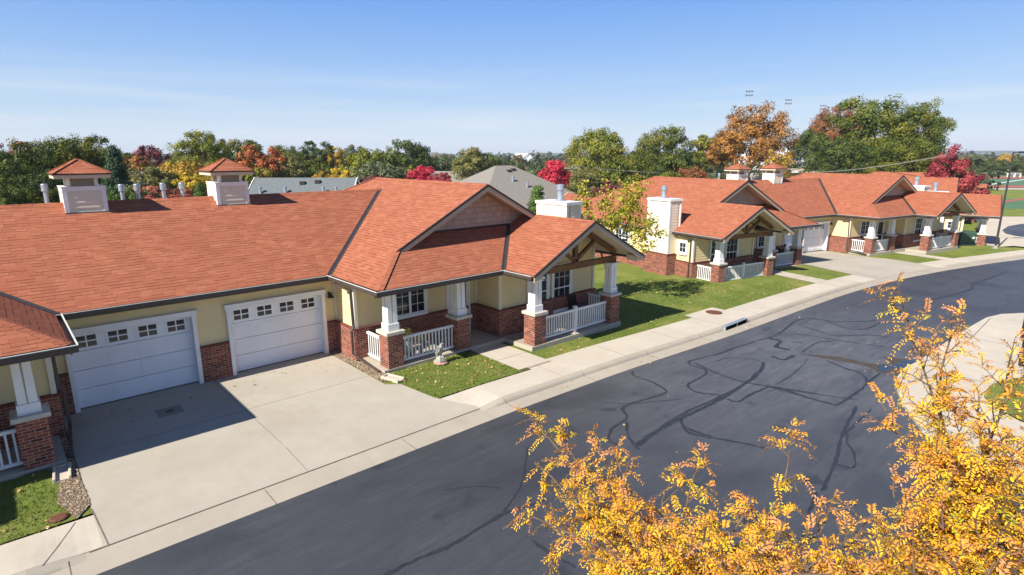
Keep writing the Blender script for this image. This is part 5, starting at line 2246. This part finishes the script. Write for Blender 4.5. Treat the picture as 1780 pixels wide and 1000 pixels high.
tV = [(0, .06, .475), (.105, .02, .485), (.125, -.36, .495), (.125, -.375, .14), (-.105, .02, .485), (-.125, -.36, .495), (-.125, -.375, .14)]
skin_body('trousers', tV, [(0, 1), (1, 2), (2, 3), (0, 4), (4, 5), (5, 6)], [(.165, .125), .10, .08, .062, .10, .08, .062], M['trousers'], pr)

# green utility cabinet
cp_ = gp(1678, 426)
t = empty('utility_cabinet', (cp_[0] + .3, cp_[1] + .25, gz(cp_[0])), math.radians(-38))
tag(t, 'green utility cabinet with a pale sticker on the lawn by the street lamp', 'utility cabinet')
M['cabinet'] = plain('green cabinet paint', (.045, .085, .060), .5, .1, 2)
mb = MB()
mb.box(-.7, .7, -.5, .5, .06, .62)
mb.prism([(-.7, -.5, .62), (-.7, .5, .62), (-.7, .5, 1.12), (-.7, -.38, 1.12), (-.7, -.5, 1.02)], (1.4, 0, 0))
mb.build('housing', M['cabinet'], t, bevel=.02)
mb = MB()
mb.box(-.8, .8, -.6, .6, -.15, .06)
mb.build('pad', M['plinth'], t)
mb = MB()
mb.box(-.01, .01, -.505, -.501, .1, 1.0)
mb.box(.05, .1, -.52, -.501, .5, .62)
mb.build('door_seam', M['black'], t)
mb = MB()
mb.box(.32, .56, -.508, -.501, .55, .68)
mb.box(.32, .56, -.508, -.501, .683, .73, 1)
mb.build('sticker', [M['white'], plain('blue sticker', (.08, .18, .42))], t)

# street lamp
lp = gp(1730, 432)
ld_ = math.hypot(lp[0], lp[1])
ztop = at(1751, 264, ld_)[2]
zb = gz(lp[0])
t = empty('street_lamp', (lp[0], lp[1], zb))
tag(t, 'tall dark street lamp with a flat sideways head beside the green cabinet', 'street lamp')
M['lampmetal'] = plain('dark bronze lamp metal', (.05, .046, .05), .5, .15, 3, .3)
mb = MB()
hh = ztop - zb
mb.tube([(0, 0, .25), (0, 0, hh * .5), (0, 0, hh)], [.085, .07, .055], 10)
mb.build('pole', M['lampmetal'], t)
mb = MB()
mb.lathe((0, 0, 0), [(0, -.1), (.24, -.1), (.24, .05), (.15, .06), (.13, .25), (0, .25)], 12)
mb.build('base', M['plinth'], t)
mb = MB()
a = Vector((RT[0], RT[1], 0))
p0_ = Vector((0, 0, hh - .06))
mb.beam(p0_, p0_ + a * .5, .06, .06)
mb.beam(p0_ + a * .5 + Vector((0, 0, .02)), p0_ + a * 1.45 + Vector((0, 0, .04)), .36, .12)
mb.build('lamp_head', M['lampmetal'], t, bevel=.02)
mb = MB()
mb.beam(p0_ + a * .6 + Vector((0, 0, -.05)), p0_ + a * 1.35 + Vector((0, 0, -.032)), .28, .012)
mb.build('lens', M['galv'], t)

# mailbox pedestal at the near corner
bp = gp(1776, 636)
t = empty('mailbox_stand', (bp[0], bp[1], gz(bp[0]) + .02), .5)
tag(t, 'dark boxy mailbox stand on the corner pavement at the right picture edge', 'mailbox')
mb = MB()
mb.box(-.08, .08, -.08, .08, 0, .85)
mb.build('post', M['black'], t, bevel=.01)
mb = MB()
mb.box(-.15, .15, -.15, .15, .85, 1.75)
mb.prism([(-.17, -.17, 1.75), (.17, -.17, 1.75), (.17, .17, 1.75), (-.17, .17, 1.75)], (0, 0, .04))
mb.build('box', plain('dark plum box paint', (.045, .03, .045), .5), t, bevel=.015)


# ================================================================== MIDDLE AND FAR DISTANCE
def simple_house(name, c, rz, w, d, zw, zr, roofmat, wallmat, label, hip=0.0, vents=0, ov=.4, zbase=None, trim=None):
    """c: x,y; ridge along local x; hip = hip run at each end"""
    zbase = gz(c[0]) - .2 if zbase is None else zbase
    t = empty(name, (c[0], c[1], zbase), rz)
    tag(t, label, 'house')
    hw, hd, we, re = w / 2, d / 2, zw - zbase, zr - zbase
    mb = MB()
    mb.box(-hw, hw, -hd, hd, 0, we)
    if not hip:
        for sx_ in (-1, 1):
            mb.prism([(sx_ * hw, -hd, we), (sx_ * hw, hd, we), (sx_ * hw, 0, re - .1)], (-sx_ * .15, 0, 0))
    mb.build('wall', wallmat, t)
    mb = MB()
    sl_ = (re - we) / (hd)
    e = we - sl_ * ov
    rl = hw + (ov if not hip else -hip)
    L, Rr_ = -hw - ov, hw + ov
    mb.poly([(L, -hd - ov, e), (Rr_, -hd - ov, e), (rl, 0, re), (-rl, 0, re)])
    mb.poly([(Rr_, hd + ov, e), (L, hd + ov, e), (-rl, 0, re), (rl, 0, re)])
    mb.poly([(L, -hd - ov, e - .12), (Rr_, -hd - ov, e - .12), (rl, 0, re - .12), (-rl, 0, re - .12)])
    mb.poly([(Rr_, hd + ov, e - .12), (L, hd + ov, e - .12), (-rl, 0, re - .12), (rl, 0, re - .12)])
    if hip:
        mb.poly([(L, hd + ov, e), (L, -hd - ov, e), (-rl, 0, re)])
        mb.poly([(Rr_, -hd - ov, e), (Rr_, hd + ov, e), (rl, 0, re)])
    r = mb.build('roof', roofmat, t)
    tm = MB()
    tw = .05
    for yy in (-1, 1):
        tm.beam((L, yy * (hd + ov + .03), e - .08), (Rr_, yy * (hd + ov + .03), e - .08), .05, .2)
    for xx in (L - .03, Rr_ + .03):
        if hip:
            tm.beam((xx, -hd - ov, e - .08), (xx, hd + ov, e - .08), .05, .2)
        else:
            for yy in (-1, 1):
                tm.beam((xx, yy * (hd + ov), e - .06), (xx, 0, re - .06), .05, .22)
    tm.build('fascia', trim or M['white'], t)
    rr2 = random.Random(int(w * 100))
    for k in range(vents):
        x = -rl * .85 + 1.7 * rl * (k + .5) / vents + rr2.uniform(-.2, .2)
        f = rr2.choice((.12, .15, .4, .55))
        y = -hd * f
        z = re - sl_ * hd * f
        vm = MB()
        if f < .2:
            vm.box(x - .2, x + .2, y - .2, y + .2, z - .1, z + .16)
            vm.build('roof_vent', M['drip'], r)
        else:
            vm.lathe((x, y, z - .1), [(.11, 0), (.11, .5), (.15, .52), (.15, .6), (0, .62)], 10)
            vm.build('vent_pipe', M['galv'], r)
    wm = MB()
    for k in range(max(2, int(w / 3))):
        x = -hw + (k + .5) * w / max(2, int(w / 3))
        wn = MB()
        wn.box(x - .55, x + .55, -hd - .05, -hd - .002, .9, 2.1)
        f_ = wn.build('window', M['white'], t)
        wn = MB()
        wn.box(x - .46, x + .46, -hd - .06, -hd - .051, 1.0, 2.0)
        wn.build('pane', M['glass'], f_)
    return t


def m_roof(name, a, b_):
    b = NB(name)
    uv = b.uv()
    n = b.noise(b.scale(uv, (1, 2.2, 1)), 3, 4, .7)
    n2 = b.noise(uv, 25, 2)
    c = b.mix(b.rng(n, .3, .7, 0, 1), a, b_)
    c = b.mix(b.rng(n2, .3, .7, 0, .3), c, tuple(x * .5 for x in a))
    return b.done(c, .92, 0, .15)


M['roof_grey'] = m_roof('grey green shingle', (.12, .14, .145), (.185, .205, .21))
M['roof_tan'] = m_roof('taupe shingle', (.205, .185, .16), (.29, .265, .23))
M['roof_dark'] = m_roof('dark grey shingle', (.09, .09, .09), (.14, .14, .135))
M['wall_tan'] = plain('tan house paint', (.42, .35, .26), .7)
M['wall_grey'] = plain('grey house paint', (.30, .30, .29), .7)
face = AZ - PI / 2
p = at(532, 309, 50)
simple_house('cottage', p, face + .04, 7.3, 9.0, 2.1, p[2], M['roof_grey'], M['wall_grey'], 'low house with a grey green gable roof dotted with vents, behind the garages', 0, 7)
p = at(876, 288, 60)
simple_house('bungalow', p, face + .62, 14, 13.2, 2.0, p[2], M['roof_tan'], M['wall_tan'], 'house with a big taupe hipped roof behind the nearest chimney', 6.0, 4)
p = at(800, 298, 84)
simple_house('cottage', p, face - .3, 9, 8, 2.2, p[2], M['roof_tan'], M['wall_tan'], 'small pale grey roofed house between the crimson tree and the taupe hipped roof', 0, 2)
p = at(193, 298, 66)
simple_house('cottage', p, face + .5, 9, 8, 2.0, p[2], M['roof_dark'], M['wall_tan'], 'dark roofed house half hidden right of the left cupola', 0, 2)
p = at(655, 290, 110)
simple_house('cottage', p, face, 9, 8, 2.0, p[2], M['roof_dark'], M['wall_grey'], 'far dark roofed house in the middle of the tree line', 0, 1)
p = at(62, 322, 56)
simple_house('cottage', p, face - .4, 8, 8, 1.8, p[2], M['roof_dark'], M['wall_grey'], 'grey house glimpsed through the dark trees at the left', 0, 1)
p = at(1372, 293, 112)
simple_house('low_building', p, face, 11, 6, p[2] - .4, p[2], M['wall_cream'] if 'wall_cream' in M else M['soffit'], M['soffit'], 'cream low building between the second house cupola and the giant green tree', 0, 0)

# red roofed wing of the house in the back row, seen left of the yard tree
pk = at(1034, 343, 47)
bk = at(990, 331, 54)
rz = math.atan2(bk[1] - pk[1], bk[0] - pk[0])
mid = (pk + bk) / 2
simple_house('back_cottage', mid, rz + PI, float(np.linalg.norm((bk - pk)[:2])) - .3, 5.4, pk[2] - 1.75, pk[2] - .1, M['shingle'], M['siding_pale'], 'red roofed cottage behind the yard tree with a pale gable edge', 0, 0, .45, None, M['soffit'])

# utility poles and wires
def pole(px, top, d, label, arm=True):
    P = at(px, top, d)
    zb_ = gz(P[0]) - .2
    t = empty('utility_pole', (P[0], P[1], zb_))
    tag(t, label, 'utility pole')
    mb = MB()
    mb.tube([(0, 0, 0), (0, 0, P[2] - zb_)], [.16, .11] if arm else [.09, .06], 8)
    mb.build('pole', M['polewood'], t)
    if arm:
        mb = MB()
        a_ = Vector((-HD[0], -HD[1], 0)).cross(Vector((0, 0, 1)))
        z_ = P[2] - zb_ - .25
        mb.beam(Vector((0, 0, z_)) - a_ * .9, Vector((0, 0, z_)) + a_ * .9, .1, .12)
        for k in (-.8, -.4, .4, .8):
            mb.tube([Vector((0, 0, z_ + .06)) + a_ * k, Vector((0, 0, z_ + .22)) + a_ * k], .045, 6)
        mb.build('crossarm', M['polewood'], t)
    return P


M['polewood'] = plain('weathered pole wood', (.26, .23, .20), .85, .2, 2)
M['wire'] = plain('overhead cable', (.20, .20, .19), .6, .1, 1)
A = pole(995, 289, 72, 'grey utility pole right of the crimson tree')
Bp = pole(1682, 264, 92, 'pale utility pole in front of the pink red tree', False)


def wire(pts, sag, r, label):
    P = []
    for a_, b_ in zip(pts[:-1], pts[1:]):
        for k in range(14):
            f = k / 14
            q = a_ * (1 - f) + b_ * f
            q = q - np.array([0, 0, 4 * sag * f * (1 - f)])
            P.append(tuple(q))
    P.append(tuple(pts[-1]))
    mb = MB()
    mb.tube(P, r, 5)
    tag(mb.build('overhead_wire', M['wire']), label, 'wire')


wire([A, at(1265, 302, 92)], .35, .05, 'thin overhead wire running right from the grey utility pole')
wire([at(1372, 301, 96), at(1645, 270, 80), Bp], .5, .055, 'thick overhead cable sloping up in front of the giant green tree')

# stadium floodlights
M['floodmetal'] = plain('pale floodlight steel', (.42, .45, .50), .5, .1, 1, .4)
M['floodhead'] = plain('blue grey lamp housings', (.13, .17, .23), .5, .1, 1, .2)
for px, top, d, lab in ((1303, 158, 260, 'tallest looking stadium floodlight mast above the orange brown tree'), (1371, 173, 290, 'stadium floodlight mast just right of the orange brown tree'),
                        (1431, 183, 330, 'small stadium floodlight mast left of the rust red treetop')):
    P = at(px, top, d)
    zb_ = gz(P[0]) - .2
    t = empty('floodlight_mast', (P[0], P[1], zb_))
    tag(t, lab, 'floodlight', 'stadium floodlight masts')
    mb = MB()
    hh = P[2] - zb_
    mb.tube([(0, 0, 0), (0, 0, hh - 1)], [.38, .2], 8)
    mb.build('mast', M['floodmetal'], t)
    a_ = Vector((RT[0], RT[1], 0))
    mb = MB()
    for z_ in (hh - .4, hh - 1.9):
        mb.beam(Vector((0, 0, z_)) - a_ * 1.3, Vector((0, 0, z_)) + a_ * 1.3, .12, .12)
        for k in (-1.1, 0, 1.1):
            mb.beam(Vector((0, 0, z_ + .3)) + a_ * k - Vector((HD[0], HD[1], 0)) * .3, Vector((0, 0, z_ + .1)) + a_ * k + Vector((HD[0], HD[1], 0)) * .3, .5, .45)
    mb.build('lamp_bank', M['floodhead'], t)

# bleachers seen in the gap of the trees
P = at(1390, 292, 190)
t = empty('bleachers', (P[0], P[1], gz(P[0]) - .2), face)
tag(t, 'white and blue stadium bleachers glimpsed between the orange and the giant green tree', 'bleachers')
mb = MB()
for k in range(16):
    mb.box(-16, 16, k * .8, k * .8 + .8, 2 + k * .5, 2.5 + k * .5)
mb.build('stand', plain('white bleacher metal', (.72, .74, .78), .5), t)
mb = MB()
for k in range(2, 16, 3):
    for j in range(5):
        mb.box(-15 + j * 6.5 + k * .3, -12 + j * 6.5 + k * .3, k * .8 + .05, k * .8 + .5, 2.5 + k * .5, 2.56 + k * .5)
        mb.box(-15 + j * 6.5 + k * .3, -12 + j * 6.5 + k * .3, k * .8 - .02, k * .8 - .002, 2.02 + k * .5, 2.46 + k * .5)
mb.build('blue_seating', plain('blue seat panels', (.05, .16, .52), .5), t)
mb = MB()
for x in (-15, -7, 0, 7, 15):
    mb.box(x - .2, x + .2, .1, .5, 0, 2)
    mb.box(x - .2, x + .2, 11.9, 12.3, 0, 9)
mb.build('support', M['floodmetal'], t)

# church spire on the horizon
P = at(922, 270, 620)
t = empty('church', (P[0], P[1], gz(P[0]) - .2))
tag(t, 'tiny white church spire on the horizon', 'church')
mb = MB()
zz = P[2] - t.location.z
mb.taper(0, 0, 0, zz * .55, 5, 5)
mb.taper(0, 0, zz * .55, zz, 4, .2)
mb.build('spire', M['white'], t)
mb = MB()
mb.box(-8, 8, 2.6, 22, 0, 5)
mb.prism([(-8, 2.6, 5), (8, 2.6, 5), (0, 2.6, 9)], (0, 19, 0))
mb.build('nave', M['white'], t)


# sports field, track and paths on the right
def band(name, rows, off, mat, x0=1560, x1=1980):
    mb = MB()
    for (ya, yb_) in rows:
        n = 8
        for i in range(n):
            a0, a1 = x0 + (x1 - x0) * i / n, x0 + (x1 - x0) * (i + 1) / n
            q = [gp(a0, yb_, off), gp(a1, yb_, off), gp(a1, ya, off), gp(a0, ya, off)]
            flat(mb, [(p_[0], p_[1]) for p_ in q], off)
    return struct(name, mb, mat)


M['turf'] = plain('artificial turf', (.075, .16, .075), .9, .12, .3)
M['track'] = plain('red running track', (.34, .10, .075), .85, .1, .5)
M['drygrass'] = m_grass('dry verge grass', .8)
band('verge_lawn', [(328, 376)], -.12, M['drygrass'])
band('turf_field', [(311, 327.5)], -.12, M['turf'])
band('running_track', [(307.5, 310.6), (322.5, 326.6)], -.10, M['track'], 1560, 1980)
band('field_path', [(327.6, 329.6)], -.10, M['walk'])
band('cross_road', [(376.5, 384)], -.115, M['walk'])
mb = MB()
q = [gp(*c, -.1) for c in ((1690, 325), (1700, 325), (1781, 312.5), (1781, 311.5))]
flat(mb, [(p_[0], p_[1]) for p_ in q], -.085)
struct('field_line', mb, M['white'])
mb = MB()
q = [gp(*c, -.1) for c in ((1735, 351), (1738, 354), (1860, 334), (1860, 331))]
flat(mb, [(p_[0], p_[1]) for p_ in q], -.09)
struct('red_path', mb, M['track'])
mb = MB()
q = [gp(*c, -.1) for c in ((1650, 350), (1650, 363), (1860, 363), (1860, 342))]
flat(mb, [(p_[0], p_[1]) for p_ in q], -.105)
struct('practice_turf', mb, M['turf'])
# paved court and street beyond the last house
mb = MB()
q = [(1700, 384), (1700, 432), (1762, 428), (1800, 432), (1860, 424), (1860, 380)]
flat(mb, [tuple(gp(*c, -.1)[:2]) for c in q], -.075)
struct('court_pavement', mb, M['walk'])
mb = MB()
q = [(1742, 401), (1752, 394), (1775, 390), (1860, 388), (1860, 420), (1790, 414), (1766, 411), (1748, 407)]
flat(mb, [tuple(gp(*c, -.1)[:2]) for c in q], -.06)
struct('court_road', mb, M['asphalt'])

# fence round the field
a_, b_ = gp(1640, 305.5), gp(1900, 305.5)
t = empty('field_fence', (a_[0], a_[1], gz(a_[0]) - .15))
tag(t, 'low dark mesh fence along the far side of the playing field', 'fence')
mb = MB()
dvec = Vector((b_[0] - a_[0], b_[1] - a_[1], 0))
for k in range(31):
    q = dvec * (k / 30)
    mb.tube([q, q + Vector((0, 0, 1.6))], .07, 6)
mb.build('post', M['black'], t)
mb = MB()
for z_ in (.2, .5, .8, 1.1, 1.55):
    mb.beam(Vector((0, 0, z_)), dvec + Vector((0, 0, z_)), .06, .09)
mb.build('mesh_panel', plain('dark fence mesh', (.05, .06, .06)), t)
for px, lab in ((1757, 'white bench shelter at the field fence, left of two'), (1767, 'white bench shelter at the field fence, right of two')):
    P = gp(px, 307.6)
    t = empty('bench_shelter', (P[0], P[1], gz(P[0]) - .1), face)
    tag(t, lab, 'shelter')
    mb = MB()
    mb.box(-1.1, 1.1, -.5, .5, 1.3, 1.4)
    mb.box(-1.1, 1.1, .42, .5, .7, 1.3)
    mb.box(-1.1, -1.02, -.5, .42, 0, 1.3)
    mb.box(1.02, 1.1, -.5, .42, 0, 1.3)
    mb.build('canopy', M['white'], t)
    mb = MB()
    mb.box(-1.0, 1.0, -.1, .3, .4, .46)
    mb.box(-.9, -.8, 0, .2, 0, .4)
    mb.box(.8, .9, 0, .2, 0, .4)
    mb.build('bench', M['galv'], t)
P = gp(1712, 336)
t = empty('goal_post', (P[0], P[1], gz(P[0]) - .1))
tag(t, 'dark post on a pale pad in the grass before the playing field', 'post')
mb = MB()
mb.tube([(0, 0, 0), (0, 0, 2.6)], .1, 8)
mb.build('post', M['black'], t)
mb = MB()
mb.box(-1.6, 1.6, -.9, .9, -.1, .04)
mb.build('pad', M['walk'], t)

# ================================================================== LIGHT, SKY, CAMERA
SUN_EL, SUN_TRAVEL = math.radians(39.5), math.radians(3.2)   # travel: heading of the rays over the ground
w = bpy.data.worlds.new('World')
S.world = w
w.use_nodes = True
nt = w.node_tree
nt.nodes.clear()
wo = nt.nodes.new('ShaderNodeOutputWorld')
bg = nt.nodes.new('ShaderNodeBackground')
sky = nt.nodes.new('ShaderNodeTexSky')
sky.sky_type = 'NISHITA'
sky.sun_disc = False
sky.sun_elevation = SUN_EL
sky.sun_rotation = math.radians(-90) - SUN_TRAVEL
sky.altitude = 0
sky.air_density = 1.0
sky.dust_density = 0.0
sky.ozone_density = 3.0
bg.inputs['Strength'].default_value = .1
# thin high cloud low in the sky
tc = nt.nodes.new('ShaderNodeTexCoord')
mp = nt.nodes.new('ShaderNodeMapping')
mp.inputs['Scale'].default_value = (1.0, 1.0, 17)
mp.inputs['Rotation'].default_value = (.05, -.04, 0)
nz = nt.nodes.new('ShaderNodeTexNoise')
nz.inputs['Scale'].default_value = 1.9
nz.inputs['Detail'].default_value = 7
nz.inputs['Roughness'].default_value = .55
nz.inputs['Distortion'].default_value = .35
sx = nt.nodes.new('ShaderNodeSeparateXYZ')
lo = nt.nodes.new('ShaderNodeMapRange')
lo.inputs[1].default_value, lo.inputs[2].default_value, lo.inputs[3].default_value, lo.inputs[4].default_value = .03, .14, 1, 0
hi = nt.nodes.new('ShaderNodeMapRange')
hi.inputs[1].default_value, hi.inputs[2].default_value, hi.inputs[3].default_value, hi.inputs[4].default_value = .40, .62, 0, .75
mu = nt.nodes.new('ShaderNodeMath')
mu.operation = 'MULTIPLY'
mx = nt.nodes.new('ShaderNodeMix')
mx.data_type = 'RGBA'
L = nt.links.new
L(tc.outputs['Generated'], mp.inputs[0])
L(mp.outputs[0], nz.inputs['Vector'])
L(tc.outputs['Generated'], sx.inputs[0])
L(sx.outputs[2], lo.inputs[0])
L(nz.outputs['Fac'], hi.inputs[0])
L(lo.outputs[0], mu.inputs[0])
L(hi.outputs[0], mu.inputs[1])
L(mu.outputs[0], mx.inputs['Factor'])
mx.inputs['B'].default_value = (4.5, 4.95, 5.5, 1)
# clear autumn air: pale at the horizon, deep blue above
gr = nt.nodes.new('ShaderNodeValToRGB')
ge = gr.color_ramp.elements
ge[0].position, ge[0].color = 0.0, (.375, .425, .47, 1)
ge[1].position, ge[1].color = 1.0, (.016, .045, .14, 1)
for ps, cc in ((.05, (.262, .345, .445)), (.12, (.175, .28, .455)), (.22, (.090, .198, .44)), (.34, (.055, .14, .36)), (.5, (.030, .080, .23))):
    e_ = ge.new(ps)
    e_.color = (*cc, 1)
gs = nt.nodes.new('ShaderNodeVectorMath')
gs.operation = 'SCALE'
gs.inputs['Scale'].default_value = 11.5
m2 = nt.nodes.new('ShaderNodeMix')
m2.data_type = 'RGBA'
m2.inputs['Factor'].default_value = .90
L(sx.outputs[2], gr.inputs[0])
L(gr.outputs[0], gs.inputs[0])
L(sky.outputs[0], m2.inputs['A'])
L(gs.outputs[0], m2.inputs['B'])
L(m2.outputs['Result'], mx.inputs['A'])
L(mx.outputs['Result'], bg.inputs['Color'])
L(bg.outputs[0], wo.inputs['Surface'])

sl = bpy.data.lights.new('sun', 'SUN')
sl.energy = 5.0
sl.angle = math.radians(.53)
sl.color = (1.0, .945, .86)
so = bpy.data.objects.new('sun', sl)
COL.objects.link(so)
dv = Vector((math.cos(SUN_EL) * math.cos(SUN_TRAVEL), math.cos(SUN_EL) * math.sin(SUN_TRAVEL), -math.sin(SUN_EL)))
so.rotation_euler = dv.to_track_quat('-Z', 'Y').to_euler()

cd = bpy.data.cameras.new('camera')
cd.sensor_width = 36
cd.lens = F / 1780 * 36
cd.clip_end = 20000
cd.clip_start = .05
co = bpy.data.objects.new('camera', cd)
COL.objects.link(co)
co.matrix_world = Matrix(((RT[0], CU[0], -FW[0], 0), (RT[1], CU[1], -FW[1], 0), (RT[2], CU[2], -FW[2], CAMH), (0, 0, 0, 1)))
S.camera = co

S.view_settings.view_transform = 'Standard'
S.view_settings.look = 'None'
S.view_settings.exposure = .8
S.view_settings.gamma = 1
S.view_settings.use_curve_mapping = False
S.cycles.use_denoising = True
S.cycles.max_bounces = 6
S.cycles.transparent_max_bounces = 6

# the air of a clear day: far things fade a little towards the pale horizon
hz = bpy.data.materials.new('haze air')
hz.use_nodes = True
hz.node_tree.nodes.clear()
hv = hz.node_tree.nodes.new('ShaderNodeVolumePrincipled')
hv.inputs['Color'].default_value = (.82, .90, 1.0, 1)
hv.inputs['Density'].default_value = .00020
hv.inputs['Anisotropy'].default_value = .0
ho = hz.node_tree.nodes.new('ShaderNodeOutputMaterial')
hz.node_tree.links.new(hv.outputs[0], ho.inputs['Volume'])
mb = MB()
mb.box(-4100, 6100, -4100, 6100, -5, 75)
o = mb.build('haze', hz)
tag(o, kind='stuff')
